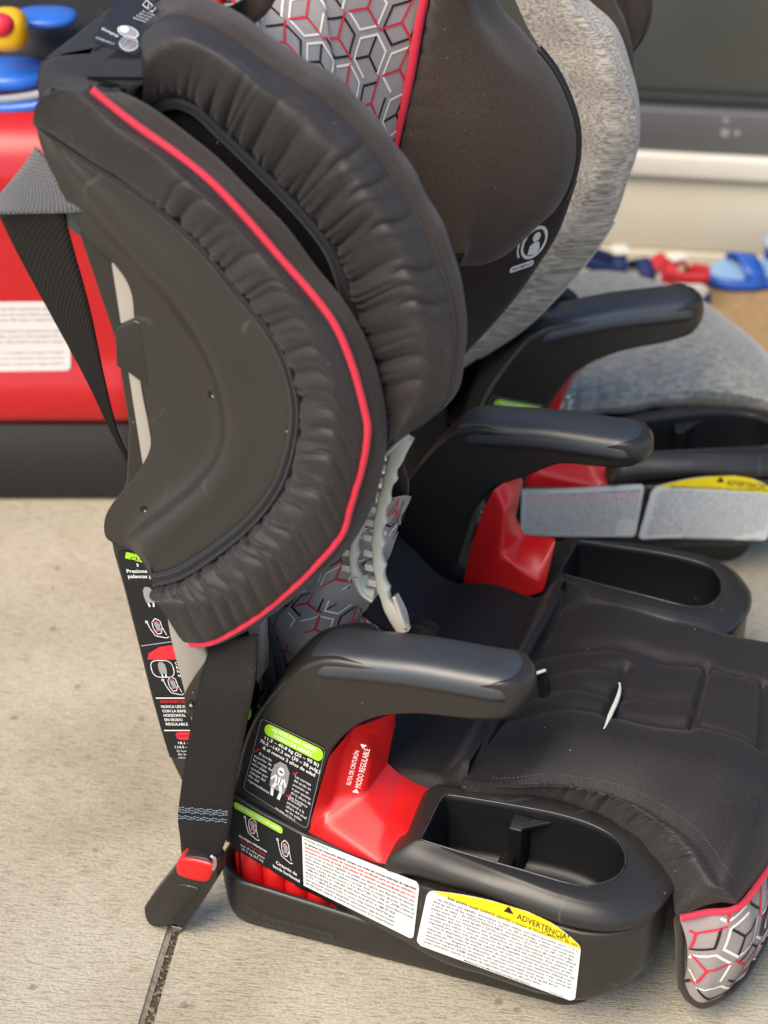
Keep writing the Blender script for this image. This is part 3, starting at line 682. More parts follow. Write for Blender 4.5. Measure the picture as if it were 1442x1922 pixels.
# ---- head wing, near side
helas = [(277, 206), (300, 187), (335, 183), (375, 200), (420, 242), (470, 290), (530, 350), (590, 415), (632, 475), (655, 540), (675, 610), (700, 690), (720, 760), (738, 822)]
hout = [(277, 50), (300, 30), (345, 22), (400, 43), (450, 73), (510, 118), (560, 148), (605, 172), (645, 208), (692, 257), (740, 320), (782, 390), (820, 460), (845, 530), (861, 610), (859, 690), (846, 748), (800, 792), (742, 824)]
hmid = [(274, 120), (310, 95), (350, 88), (400, 110), (450, 145), (505, 195), (560, 245), (620, 305), (675, 375), (720, 450), (755, 530), (775, 610), (785, 690), (775, 760), (740, 823)]
he = crs(ys(helas, -.198), NT); hm = crs(ys(hmid, -.226), NT); hq = crs(ys(hout, -.192), NT)
HG = across([he + np.array([0, .004, 0]), he * .75 + hm * .25 - np.array([0, .010, 0]), hm, hm * .35 + hq * .65 - np.array([0, .010, 0]), hq * .93 + hm * .07 - np.array([0, .001, 0])], [16, 20, 16, 8])
spec = []; t0 = .05
while t0 < .97:
    spec.append((t0, r2.uniform(.003, .0055), r2.uniform(-.01, .02), r2.uniform(.001, .0026), 0, r2.uniform(.2, .5))); t0 += r2.uniform(.012, .026)
for t0 in (.16, .21, .285, .345, .41, .475, .54, .62, .685, .74, .80, .87): spec.append((t0, r2.uniform(.006, .010), r2.uniform(-.03, .02), r2.uniform(.0025, .0042), 0, r2.uniform(.55, .95)))
for t0 in (.44, .5, .57, .66, .72): spec.append((t0, .005, -.03, .003, .6, 1.2))
for t0 in np.arange(.1, .93, .036): spec.append((t0 + r2.uniform(-.012, .012), r2.uniform(.003, .005), r2.uniform(-.03, .02), r2.uniform(.0015, .0032), 0, r2.uniform(.35, .9)))
D = 1.05 * puckers(HG, spec) + lump(*HG.shape[:2], .0012, 10, 3, 15)
sE = np.linspace(0, 1, HG.shape[1]); edge = np.minimum(1, np.minimum(sE / .06, (1 - sE) / .05))[None, :]
HG = displace(HG, D * edge, (0, -1, 0))
hw = grid('head_wing_cover', HG, M['gathered'], seat)
hs = hq * .93 + hm * .07 - np.array([0, .001, 0])
hi = hq + np.array([-.012, .045, .0]); hin2 = hq + np.array([-.03, .05, -.012])
HE = across([hs + np.array([0, .0012, 0]), hq - np.array([0, -.002, 0]), hq + np.array([.001, .018, .001]), hi, hin2], [5, 5, 6, 4])
HE = displace(HE, lump(*HE.shape[:2], .0007, 14, 2, 18), (1, 0, 0))
hw_edge = grid('head_wing_edge', HE, M['fabric_matte'], seat)
tube('seam_welt', hs - np.array([0, .0004, 0]), .0013, M['fabric_matte'], seat, n=6, raw=True)
h0 = he + (np.array([-.016, 0, -.014]))
heb = he[4:]; dv = np.gradient(heb, axis=0); dv /= np.linalg.norm(dv, axis=1, keepdims=True)
nv_ = np.stack([dv[:, 2], 0 * dv[:, 0], -dv[:, 0]], 1) * -1
if nv_[200, 0] > 0: nv_ = -nv_
hb = heb + nv_ * .010
grid('elastic_binding', across([hb + np.array([0, .003, 0]), hb - np.array([0, .0014, 0]), hb * .5 + heb * .5 - np.array([0, .0035, 0]), heb - np.array([0, .002, 0]), heb + np.array([0, .004, 0])], [2, 4, 4, 2]), M['elastic'], seat)
hp_in = crs(ys([(290, 215), (330, 232), (380, 262), (430, 310), (500, 380), (560, 450), (610, 530), (640, 600), (660, 680), (690, 770), (720, 830)], -.188), NT)
hpl = across([he + np.array([0, .002, 0]), he * .5 + hp_in * .5 + np.array([0, .004, 0]), hp_in, hp_in + np.array([-.03, .0, -.03])], [4, 4, 4])
grid('head_wing_shell', hpl, M['dark'], seat)
# black end rib at the top left corner of the head wing
prism('head_wing_bracket', [atY(x, y, -.198) for x, y in [(268, 62), (272, 44), (296, 34), (300, 42), (286, 52), (280, 100), (276, 200), (268, 196), (264, 120)]], (0, .05, 0), M['plastic'], seat, .002)

# ---- far side wings, seen from inside
fa = crs(ys([(840, -120), (800, 0), (772, 150), (740, 296), (745, 360), (790, 425), (850, 462)], .125), 200)
fm = crs(ys([(880, -120), (872, 0), (900, 100), (915, 220), (905, 320), (890, 400), (880, 470)], .118), 200)
fc = crs(ys([(905, -120), (928, 0), (985, 72), (1040, 142), (1074, 222), (1081, 285), (1070, 345), (1045, 393), (1015, 420), (985, 448), (955, 470), (920, 480), (880, 478)], .190), 200)
fc2 = fc * .82 + fm * .18 - np.array([0, .03, 0])
FHG = across([fa, fa * .6 + fm * .4 - np.array([0, .012, 0]), fm - np.array([0, .008, 0]), fc2, fc, fc + np.array([-.01, .03, -.006])], [8, 10, 12, 8, 5])
spec = [(t, .012, .0, .0016, 0, .25) for t in (.2, .27, .34, .42, .5, .57)]
FHG = displace(FHG, puckers(FHG, spec) + lump(*FHG.shape[:2], .0022, 3, 2, 31), (0, -1, 0))
grid('head_wing_cover', FHG, M['fabric_matte'], seat)
tube('red_piping', fa + np.array([0, -.006, 0]), .0046, M['piping'], seat, raw=True)
fe = fc + np.array([.0, .006, 0])
tube('head_wing_rim', fe[60:140] + np.array([-.001, .004, .0]), .0045, M['dark'], seat, raw=True)
ta = crs(ys([(870, 330), (830, 470), (800, 600), (790, 740)], .232), 120)
tb = crs(ys([(1076, 340), (1042, 435), (1003, 500), (962, 560), (914, 618), (868, 668), (820, 715)], .245), 120)
TG = across([ta, ta * .5 + tb * .5, tb, tb + np.array([-.004, .012, -.004]), tb + np.array([-.02, .02, -.01])], [8, 8, 4, 4])
grid('side_wing_cover', TG, M['fabric_matte'], seat)

# ---- rear shell, rail, top plate
Ysh = -.212
sh_l = [(205, 1005), (212, 1040), (232, 1110), (255, 1200), (280, 1300), (300, 1372), (322, 1432), (345, 1478), (372, 1500), (420, 1490), (440, 1380), (420, 1200), (400, 1100), (380, 950), (330, 800), (300, 600), (260, 480), (150, 330), (100, 250), (90, 260), (150, 450), (215, 640), (240, 800), (236, 900)]
shell = prism('back_shell', [atY(x, y, Ysh) for x, y in sh_l], (0, .42, 0), M['plastic'], seat, .006)
rl = [(207, 492), (249, 497), (292, 838), (330, 1010), (392, 1240), (378, 1310), (348, 1312), (318, 1195), (268, 885)]
rail = prism('steel_rail', [atY(x, y, -.2165) for x, y in rl], (0, .02, 0), M['rail'], seat, .003)
rail2 = prism('steel_rail', [atY(x, y, -.19) for x, y in [(462, 1170), (492, 1170), (496, 1262), (482, 1285)]], (0, .015, 0), M['rail'], seat, .002)
prism('rail_tab', [atY(x, y, -.222) for x, y in [(214, 616), (250, 600), (266, 606), (282, 735), (272, 724), (232, 694), (218, 690)]], (0, .02, 0), M['plastic'], seat, .004)
tp = [(-.318, -.14), (-.314, -.165), (-.303, -.188), (-.280, -.205), (-.245, -.211), (-.215, -.210), (-.203, -.204), (-.198, -.19), (-.195, .18), (-.2, .205), (-.27, .21), (-.30, .2), (-.318, .15)]
TPP = crs([(x, y, 0) for x, y in tp], 90, closed=True)
INT = ringn(TPP); INT = INT if np.dot(INT[5], np.array([-.23, 0, 0]) - TPP[5]) > 0 else -INT
rows = []
def tz(P): return .884 + .30 * (P[:, 0] + .3)*.3
for ins, dz in ((.03, -.06), (.004, -.045), (.0, -.03), (.002, -.012), (.006, -.004), (.012, -.0008), (.02, 0), (.05, .001)):
    Q = TPP + INT * ins; Q[:, 2] = tz(Q) + dz; rows.append(Q)
grid('shell_top', np.array(rows), mat('matte_black_plastic', (.032, .031, .031), .7, .3, vary=(9, .2), speck=(60, .05, LINT)), seat, cv=True, caps=True)

# ---- hexagon print laid on a cover
def gsample(G):
    nu, nv = G.shape[:2]
    su = np.concatenate([[0], np.cumsum(np.linalg.norm(np.diff(G[:, nv // 2], axis=0), axis=1))])
    sv_ = np.concatenate([[0], np.cumsum(np.linalg.norm(np.diff(G[nu // 2], axis=0), axis=1))])
    N = gnormals(G)
    def f(a, b, off, out):
        i = np.interp(a, su, np.arange(nu)); j = np.interp(b, sv_, np.arange(nv))
        i0 = min(int(i), nu - 2); j0 = min(int(j), nv - 2); u = i - i0; v = j - j0
        B = lambda A: A[i0, j0] * (1 - u) * (1 - v) + A[i0 + 1, j0] * u * (1 - v) + A[i0 + 1, j0 + 1] * u * v + A[i0, j0 + 1] * (1 - u) * v
        n = B(N); n = n if np.dot(n, out) > 0 else -n
        return B(G) + n * off
    return f, su[-1], sv_[-1]
def hexprint(G, parent, r, wd, out, seed=1, ang=0, keep=None):
    f, LA, LB = gsample(G); rr = random.Random(seed)
    bins = {'print_white': ([], []), 'print_black': ([], []), 'print_red': ([], [])}
    ca, sa = math.cos(ang), math.sin(ang)
    def seg(col, p, q, lv):
        V, F = bins[col]; p = np.array(p); q = np.array(q); L = np.linalg.norm(q - p); n = max(2, int(L / .006))
        d = (q - p) / L; nn = np.array([-d[1], d[0]]) * wd / 2; ex = d * wd * .3; b = len(V); cnt = 0
        ins = []
        for k in range(n + 1):
            c = p - ex + (q - p + 2 * ex) * k / n
            for s_ in (1, -1):
                e = c + nn * s_
                ins.append(0 <= e[0] <= LA and 0 <= e[1] <= LB); e = np.clip(e, 0, [LA, LB])
                V.append(f(e[0], e[1], .0007 + lv * .00012, out))
        F += [(b + 2 * k, b + 2 * k + 1, b + 2 * k + 3, b + 2 * k + 2) for k in range(n) if all(ins[2 * k:2 * k + 4])]
    dx, dy = math.sqrt(3) * r, 1.5 * r; m = int(max(LA, LB) / dy) + 4
    for row in range(-m, m):
        for c in range(-m, m):
            x = (c + .5 * (row % 2)) * dx; y = row * dy
            X = LA / 2 + x * ca - y * sa; Y = LB / 2 + x * sa + y * ca
            if not (-r < X < LA + r and -r < Y < LB + r): continue
            pt = lambda k, q=1.0: (X + r * q * (math.cos(R(60 * k + 30)) * ca - math.sin(R(60 * k + 30)) * sa), Y + r * q * (math.cos(R(60 * k + 30)) * sa + math.sin(R(60 * k + 30)) * ca))
            ok = lambda p: True
            kind = (c - row // 2 + 2 * row) % 3
            co = ('print_white', 'print_black', 'print_white')[kind]; cy = ('print_black', 'print_red', 'print_red')[kind]
            st = 2 * rr.randrange(3); q = .82
            for k in range(5):
                a, b = pt(st + k, q), pt(st + k + 1, q)
                if ok(a) and ok(b): seg(co, a, b, 1)
            for k in range(3):
                a, b = (X, Y), pt(2 * k, 1.0 if kind == 1 else .82)
                if ok(a) and ok(b): seg(cy, a, b, 2 if cy == 'print_red' else 0)
    for col, (V, F) in bins.items():
        if V: tag(mesh('printed_pattern', V, F, M[col], parent, False), kind='stuff')

# ---- back cushion
zs_ = np.linspace(.17, .80, 90); ys_ = np.linspace(-.165, .165, 70)
BG = np.array([[(-.075 - .19 * (z - .2) - .075 * (abs(y) / .165) ** 4 + .012 * math.cos(y * 25), y, z) for y in ys_] for z in zs_])
BG = displace(BG, lump(90, 70, .003, 4, 3, 44), (1, 0, 0))
backc = grid('back_cushion', BG, M['grey_fabric'], seat); hexprint(BG, backc, .026, .0023, (1, 0, 0), 4, .2)
# head cushion between the head wings: two facets meeting in a fold
hc = [[(290, -60, .0), (330, 40, -.05), (400, 180, -.08), (480, 330, -.10)], [(420, -80, .02), (460, 30, -.02), (530, 160, -.06), (600, 330, -.08)], [(575, -100, .045), (598, 10, .035), (618, 130, .02), (650, 330, .0)], [(600, -100, .055), (618, 10, .045), (634, 130, .035), (668, 340, .01)], [(720, -110, .10), (715, 10, .095), (705, 140, .085), (700, 340, .07)], [(830, -120, .128), (798, 0, .128), (772, 150, .126), (738, 310, .124)]]
HCG = across([crs([atY(x, y, Y + (.0)) for x, y, Y in col], 60) for col in hc], [14, 14, 5, 16, 16])
headc = grid('head_cushion', HCG, M['grey_fabric'], seat); hexprint(HCG, headc, .0255, .0024, (.3, -1, .3), 9, .1)
# headrest hardware peeking over the top of the near head wing
prism('adjuster_lever', [atY(x, y, -.1) for x, y in [(368, 32), (385, 0), (420, -20), (432, -12), (408, 14), (392, 34)]], (0, .03, 0), M['red'], seat, .003)
prism('headrest_back', [atY(x, y, -.08) for x, y in [(285, 40), (300, -10), (340, -60), (420, -60), (392, -5), (372, 34), (340, 50)]], (0, .02, 0), M['plastic'], seat, .004)
tube('harness_strap', [atY(x, y, -.06) for x, y in [(400, 40), (440, 35), (480, 10), (505, -30)]], .012, M['fabric_matte'], seat, seg=30, flat=.35, ref=(0, 1, 0))
grid('head_cushion_edge', across([crs(ys([(345, 20), (400, 38), (455, 66), (515, 108), (565, 140), (606, 166)], -.165), 60), crs(ys([(352, 12), (405, 28), (462, 56), (522, 98), (572, 130), (612, 158)], -.14), 60)], 6), M['grey_fabric'], seat)
tube('red_piping', ys([(585, 155), (598, 160), (612, 170)], -.17), .005, M['piping'], seat, seg=10)

# ================================================================== SEAT CUSHION
st = np.array([(.098, -.186, .186), (.15, -.184, .195), (.2, -.171, .199), (.265, -.172, .2), (.334, -.206, .199), (.372, -.245, .191), (.386, -.244, .178), (.389, -.236, .163)])
def bowx(t): return .035 * t ** 2
NS, NC = 140, 110
S = crs(st, NS); tt = np.linspace(0, 1, NS)
CGd = np.zeros((NS, NC, 3)); vv = np.linspace(-1, 1, NC)
for i in range(NS):
    wv_ = -S[i, 1]
    y = vv * wv_ * np.where(vv > 0, 1 - (.26 + .22 * sm(.35, .75, tt[i])) * vv * sm(0, .2, tt[i]), 1)
    CGd[i, :, 0] = S[i, 0] + bowx(tt[i]) * (1 - vv ** 2)
    dome = .026 * (1 - np.abs(vv) ** 6) * sm(0, .25, tt[i]) * (1 - .9 * sm(.86, 1, tt[i])) + .004
    CGd[i, :, 1] = y; CGd[i, :, 2] = S[i, 2] + dome
X, Y = CGd[..., 0], CGd[..., 1]
def groove(a, b, wd, amp, X=X, Y=Y):
    a = np.array(a); b = np.array(b); d = b - a; L = np.dot(d, d); t = np.clip(((X - a[0]) * d[0] + (Y - a[1]) * d[1]) / L, 0, 1)
    q = np.hypot(X - a[0] - t * d[0], Y - a[1] - t * d[1]) / wd
    return -amp * np.exp(-q * q)
D = groove((.292, .035), (.300, -.062), .004, .009) + groove((.352, .028), (.37, -.072), .004, .006) + groove((.295, .035), (.36, .028), .004, .002) + groove((.302, -.062), (.372, -.074), .004, .0022)
D += groove((.12, -.072), (.295, -.068), .010, .0045) + groove((.12, .042), (.29, .038), .010, .004) + groove((.13, -.03), (.22, -.036), .009, .003) + groove((.23, -.028), (.29, -.030), .008, .002) + groove((.12, .008), (.20, .004), .009, .0028) - .004 * sm(.10, .13, X) * (1 - sm(.27, .30, X)) * np.exp(-((Y + .015) / .06) ** 4)
D += groove((.212, .012), (.217, -.076), .006, .006) + groove((.105, -.12), (.108, .14), .006, .004)
D += .004 * np.exp(-((np.abs(Y) - .115) / .03) ** 2) + lump(NS, NC, .0022, 6, 6, 77)
r3 = np.random.RandomState(5)
edgeP = np.zeros((NS, NC))
for t0 in np.arange(.08, .82, .02): edgeP -= r3.uniform(.0004, .0012) * np.exp(-((tt[:, None] - t0 - r3.uniform(-.006, .006)) / .007) ** 2) * sm(.80, 1, -vv)[None, :]
CGd[..., 2] += (1.4 * D + edgeP * .6) * (1 - np.abs(vv) ** 10)[None, :]
cush = grid('seat_cushion', CGd, M['seat_fabric'], seat)
def cush_pt(x, y, off=0):                          # pixel to a point on the cushion top
    z = .21
    for _ in range(12):
        p = atZ(x, y, z); k = np.argmin((X - p[0]) ** 2 + (Y - p[1]) ** 2); z = .5 * z + .5 * (CGd[..., 2].ravel()[k] + off)
    return atZ(x, y, z)
# stitched seam and gathered side band hugging the cup holder
b_px = [(880, 1486, .187), (960, 1490, .187), (1050, 1493, .187), (1150, 1528, .186), (1220, 1580, .184), (1260, 1638, .178), (1276, 1690, .166), (1281, 1722, .150)]
Bc = crs([atZ(*p) for p in b_px], 300); Sd = crs(st, 300)
Sd = crs(CGd[:, 0], 300)
SB = across([Sd + np.array([0, -.0005, -.0005]), Sd * .66 + Bc * .34 + np.array([0, -.004, .010]), Sd * .25 + Bc * .75 + np.array([0, -.002, .008]), Bc + np.array([-.004, -.002, -.006])], [8, 10, 8])
spec = [(t, r3.uniform(.004, .009), r3.uniform(-.02, .03), r3.uniform(.0015, .004), r3.choice([0, 0, .3]), r3.uniform(.5, 1.2)) for t in np.arange(.05, .8, .024)]
spec += [(t, .008, .01, .004, .35, 1.2) for t in (.2, .33, .46, .58)]
sE = np.linspace(0, 1, SB.shape[1]); SBG = displace(SB, (puckers(SB, spec) + lump(300, SB.shape[1], .0012, 9, 2, 6)) * np.minimum(1, sE / .25)[None, :] * sm(.16, .34, np.linspace(0, 1, 300))[:, None], (.2, -.5, 1))
side_band = grid('cushion_side_band', SBG, M['gathered'], seat)
stitches(CGd[12:130, 3] + np.array([0, 0, .0005]), (0, 0, 1), M['thread'], cush)
tube('seam_welt', Sd[20:] + np.array([0, -.0006, .001]), .0011, M['seat_fabric'], seat, n=6, raw=True)
Fe = crs(CGd[:, -1], 300); Bm = Bc * np.array([1, -1, 1])
grid('cushion_side_band', across([Fe, Fe + np.array([0, .010, -.010]), Fe * .55 + Bm * .45 + np.array([0, 0, -.045]), Fe * .2 + Bm * .8 + np.array([0, 0, -.075])], 8), M['seat_fabric'], seat)
# front apron with the hexagon print, red piping on top and dark hem below
ap_t = [(.340, -.256, .151), (.362, -.246, .156), (.389, -.236, .162), (.402, -.19, .162), (.412, -.12, .163), (.42, 0, .164), (.412, .12, .163), (.402, .19, .162), (.389, .236, .162), (.340, .256, .151)]
ap_b = [(.345, -.240, .052), (.356, -.243, .040), (.372, -.240, .036), (.395, -.205, .040), (.407, -.13, .040), (.413, 0, .04), (.407, .13, .04), (.395, .205, .04), (.372, .24, .036), (.345, .24, .052)]
A1, A2 = crs(ap_t, 220), crs(ap_b, 220)
AG = across([A1, A1 * .7 + A2 * .3 + np.array([.008, -.006, 0]), A1 * .3 + A2 * .7 + np.array([.007, -.006, 0]), A2], 9)
AG = displace(AG, lump(*AG.shape[:2], .0022, 18, 2, 12), (1, -.6, 0))
apron = grid('front_apron', AG, mat('apron_grey_fabric', (.30, .26, .245), .75, .3, weave=(1200, .35, .0006, 45), vary=(16, .25)), seat)
hexprint(AG, apron, .029, .0028, (1, -.7, 0), 2, 1.35)
tube('red_piping', A1 + np.array([.001, -.001, .0008]), .0034, M['piping'], seat, raw=True)
tube('cover_hem', A2 + np.array([0, 0, -.002]), .0042, M['fabric_matte'], seat, raw=True)
tube('cover_hem', [A1[0] + np.array([-.002, .002, -.004]), (.341, -.249, .115), (.3425, -.243, .08), A2[0]], .0042, M['fabric_matte'], seat, seg=30)
prism('cushion_foam', [(.12, -.17, .06), (.33, -.19, .06), (.365, -.22, .06), (.395, -.1, .06), (.40, .1, .06), (.365, .22, .06), (.33, .19, .06), (.12, .17, .06)], (0, 0, .095), M['fabric_matte'], seat, .01)
# crotch strap slots with cream lips
def slot(a, b, wd, off=.0015):
    a = np.array(cush_pt(*a, off)); b = np.array(cush_pt(*b, off)); n = 24; d = b - a; L = np.linalg.norm(d); d /= L; sd_ = np.cross(d, (0, 0, 1)); sd_ /= np.linalg.norm(sd_)
    ring = []
    for k in range(n):
        t = 2 * math.pi * k / n; ring.append((a + b) / 2 + d * (L / 2) * math.cos(t) + sd_ * wd * math.sin(t) * (1 + .2 * math.cos(3 * t)))
    o = mesh('strap_slot', ring, [tuple(range(n))], M['dark'], seat, False)
    half = np.array(ring)[[k % n for k in range(int(n * .45), int(n * 1.06))]]
    tube('slot_lip', [p + np.array([0, 0, .0004]) for p in half[1:-1]], [.0006, .0022, .0026, .0024, .0006], M['cream'], o, n=7, seg=40)
slot((1163, 1282), (1131, 1369), .0034)
# rear of the bowl: soft dark cover rising to the back cushion
xs_ = np.linspace(-.12, .102, 60); yv = np.linspace(-1, 1, 70)
HG2 = np.array([[(x, y * .19, .168 - .05 * sm(.88, 1, abs(y)) + .022 * sm(.07, .102, x) + .05 * sm(-.02, -.12, x) + .012 * abs(y) ** 3 + .010 * math.exp(-((x - .095) / .012) ** 2)) for y in yv] for x in xs_])
HG2 = displace(HG2, lump(60, 70, .004, 3, 3, 91), (0, 0, 1))
grid('seat_bowl_cover', HG2, M['seat_fabric'], seat)
tube('cover_hem', [(.104, -.19, .185), (.103, -.1, .199), (.1, 0, .203), (.1, .1, .199), (.098, .165, .19)], .005, M['seat_fabric'], seat, seg=40)
ribbon('buckle_strap', [atZ(1003, 1262, .2), atZ(1012, 1300, .2), atZ(1000, 1345, .19)], [atZ(1024, 1262, .21), atZ(1026, 1305, .21), atZ(1008, 1340, .2)], .002, M['strap'], seat)
tube('slot_lip', [atZ(x, y, .214) for x, y in [(1000, 1266), (1012, 1262), (1024, 1258)]], .002, M['cream'], seat, n=6, seg=10)
# side of the back cover showing between wing and armrest
lp = across([crs([atY(x, y, -.135) for x, y in [(600, 960), (585, 1080), (520, 1165), (505, 1230), (530, 1290)]], 60), crs([atY(x, y, -.145) for x, y in [(660, 960), (640, 1050), (600, 1150), (575, 1230), (560, 1300)]], 60), crs([atY(x, y, -.125) for x, y in [(745, 930), (715, 1030), (672, 1130), (655, 1200), (640, 1290)]], 60), crs([atY(x, y, -.09) for x, y in [(770, 930), (735, 1030), (690, 1130), (672, 1200), (660, 1290)]], 60)], 12)
lpo = grid('back_cushion_side', displace(lp, lump(*lp.shape[:2], .003, 4, 2, 61), (.5, -1, 0)), M['grey_fabric'], seat); hexprint(lp, lpo, .0235, .0022, (.5, -1, 0), 14, .5)
lpo.data.materials[0] = M['grey_fabric']
for k, (x0, x1) in enumerate(((488, 500), (502, 520))):
    tube('cover_hem', ys([(x0 - 8, 1150), (x0, 1190), (x1, 1240), (x1 + 8, 1290)], -.165 + .01 * k), .007, M['fabric_matte'], seat, seg=30)

# ---- ivory comb shaped belt clips
def comb(name, px, Y, wd, teeth, sgn, teeth2=True):
    P = crs(ys(px, Y), 150); T, a, b = frames(P, (0, 1, 0)); L = np.linspace(0, 1, 150)
    sc = .0034 * np.abs(np.sin(L * np.pi * teeth)) ** .7 * sm(.12, .2, L) * (1 - sm(.82, .9, L))
    l = P - a * (wd / 2 - .4 * sc)[:, None]; r_ = P + a * (wd / 2 - sc)[:, None]; th = np.array([0, .007, 0])
    G = np.stack([l, (l * .8 + r_ * .2) - th * .15, (l * .2 + r_ * .8) - th * .15, r_, r_ + th, l + th], 1)
    o = grid(name, G, M['clip'], seat, cv=True, caps=True)
    for k in range(teeth):
        i = int(150 * (.18 + .64 * k / teeth)); c = P[i] - a[i] * (wd / 2 + .003)
        boxm('comb_tooth', c + np.array([0, .004, 0]), (.010, .008, .0075), M['clip'], o, bev=.0010)
    return o
comb('belt_clip', [(762, 822), (742, 862), (730, 905), (718, 950), (710, 1000), (709, 1040), (714, 1085), (724, 1125), (740, 1160), (757, 1188)], -.165, .0135, 9, 1)
comb('belt_clip', [(690, 960), (672, 1000), (664, 1040), (667, 1080), (682, 1112), (702, 1118)], -.16, .011, 4, 1)
G = across([crs(ys([(742, 1120), (752, 1150), (764, 1180)], -.168), 20), crs(ys([(748, 1112), (764, 1145), (771, 1178)], -.14), 20)], 6); grid('clip_plate', G, M['clip'], seat, solid=.003)
G = across([crs(ys([(668, 1085), (680, 1115), (700, 1128)], -.165), 20), crs(ys([(690, 1078), (702, 1096), (712, 1112)], -.145), 20)], 6); grid('clip_plate', G, M['clip'], seat, solid=.003)
G = across([crs(ys([(722, 850), (742, 830), (766, 812)], -.168), 20), crs(ys([(735, 858), (752, 840), (768, 820)], -.14), 20)], 6); grid('clip_plate', G, M['clip'], seat, solid=.003)
tube('chest_clip_strap', ys([(742, 870), (752, 905), (748, 940), (738, 975)], -.09), .009, M['fabric_matte'], seat, seg=30, flat=.5)
ribbon('harness_strap', ys([(650, 1110), (690, 1160), (760, 1195), (800, 1200)], -.1), ys([(680, 1090), (720, 1120), (780, 1150), (815, 1175)], -.06), .003, M['strap'], seat, bow=.004)
tube('harness_strap', ys([(745, 1190), (785, 1180), (815, 1195)], -.09), .012, M['strap'], seat, seg=20)

# ---- lower anchor strap with connector
LA = [(400, 1205), (384, 1245), (368, 1310), (352, 1400), (340, 1480), (334, 1535), (338, 1570), (342, 1618)]
LB = [(482, 1190), (481, 1250), (474, 1300), (456, 1390), (440, 1480), (430, 1555), (418, 1590), (404, 1620)]
ya = [-.235, -.245, -.262, -.272, -.278, -.282, -.284, -.286]
lst = ribbon('anchor_strap', [atY(x, y, Y) for (x, y), Y in zip(LA, ya)], [atY(x, y, Y - .012) for (x, y), Y in zip(LB, ya)], .0022, M['strap'], seat, seg=70, bow=.003)
for i in range(5):                                  # rows of pale stitching
    f0 = .735 + .012 * i
    a = crs([atY(x, y, Y - .0042) for (x, y), Y in zip(LA, ya)], 100); b = crs([atY(x, y, Y - .0162) for (x, y), Y in zip(LB, ya)], 100)
    p = a[int(f0 * 100)]; q = b[int(f0 * 100)]; V = []; F = []
    for k in range(16):
        c = p + (q - p) * (k + .5) / 17 + np.array([0, -.0002, .0008 * math.sin(k * 2.1 + i)]); d = (q - p) / 40; u_ = np.array([0, 0, .00055]); B0 = len(V)
        V += [c - d - u_, c + d - u_, c + d + u_, c - d + u_]; F.append((B0, B0 + 1, B0 + 2, B0 + 3))
    mesh('stitching', V, F, mat('stitch_thread', (.16, .2, .25), .7, .2) if i == 0 else bpy.data.materials['stitch_thread'], lst, False)
cpx = [(330, 1627), (338, 1614), (352, 1607), (385, 1612), (400, 1622), (407, 1640), (400, 1662), (352, 1735), (340, 1744), (328, 1735), (318, 1737), (300, 1742), (280, 1736), (271, 1715), (276, 1695)]
con = prism('anchor_connector', crs([atY(x, y, -.303) for x, y in cpx], 70, closed=True), (0, .026, 0), M['plastic'], seat, .006, 4)
prism('connector_plate', crs(ys([(322, 1668), (336, 1660), (366, 1666), (372, 1676), (330, 1722), (316, 1728), (296, 1722), (294, 1708)], -.3045), 50, closed=True), (0, .004, 0), M['plastic'], con, .0012)
btn = prism('release_button', crs([atY(x, y, -.3055) for x, y in [(331, 1620), (340, 1612), (365, 1614), (394, 1622), (401, 1632), (394, 1652), (382, 1658), (345, 1650), (330, 1640)]], 50, closed=True), (0, .02, 0), M['red'], con, .004, 4)
tube('steel_loop', ys([(396, 1606), (402, 1610), (404, 1622), (400, 1632)], -.303), .0022, M['metal'], con, seg=16)
prism('connector_jaw', ys([(322, 1738), (340, 1742), (346, 1738), (332, 1758), (324, 1752)], -.295), (0, .012, 0), M['metal'], con, .001)
prism('strap_bracket', crs(ys([(345, 1318), (352, 1290), (400, 1225), (440, 1205), (470, 1215), (440, 1330), (380, 1350), (352, 1345)], -.232), 50, closed=True), (0, .012, 0), M['plastic'], seat, .003)
c = atY(357, 1325, -.2345); tube('screw_hole', [c, c + np.array([0, .004, 0])], .0045, M['dark'], seat, n=12, seg=3, ref=(0, 0, 1))
tube('screw', [c - np.array([-.001, .0008, -.001]), c + np.array([.001, .002, .001])], .0018, M['rail'], seat, n=10, seg=3, ref=(0, 0, 1))

# ---- top tether
ribbon('tether_strap', ys([(66, 276), (40, 315), (-8, 372)], -.205), ys([(166, 396), (112, 400), (-12, 398)], -.225), .003, M['strap_light'], seat, seg=40)
ribbon('tether_strap', [atY(x, y, Y) for x, y, Y in [(-14, 378, -.214), (30, 470, -.2), (95, 590, -.19), (160, 710, -.18), (210, 815, -.17), (256, 902, -.16)]], [atY(x, y, Y) for x, y, Y in [(118, 400, -.219), (140, 480, -.205), (170, 590, -.19), (195, 710, -.18), (222, 815, -.17), (262, 900, -.16)]], .002, M['strap'], seat, seg=60)
prism('tether_hook', crs(ys([(112, 392), (135, 398), (166, 400), (166, 425), (150, 442), (132, 432), (118, 412)], -.214), 40, closed=True), (0, .02, 0), M['pad'], seat, .005)

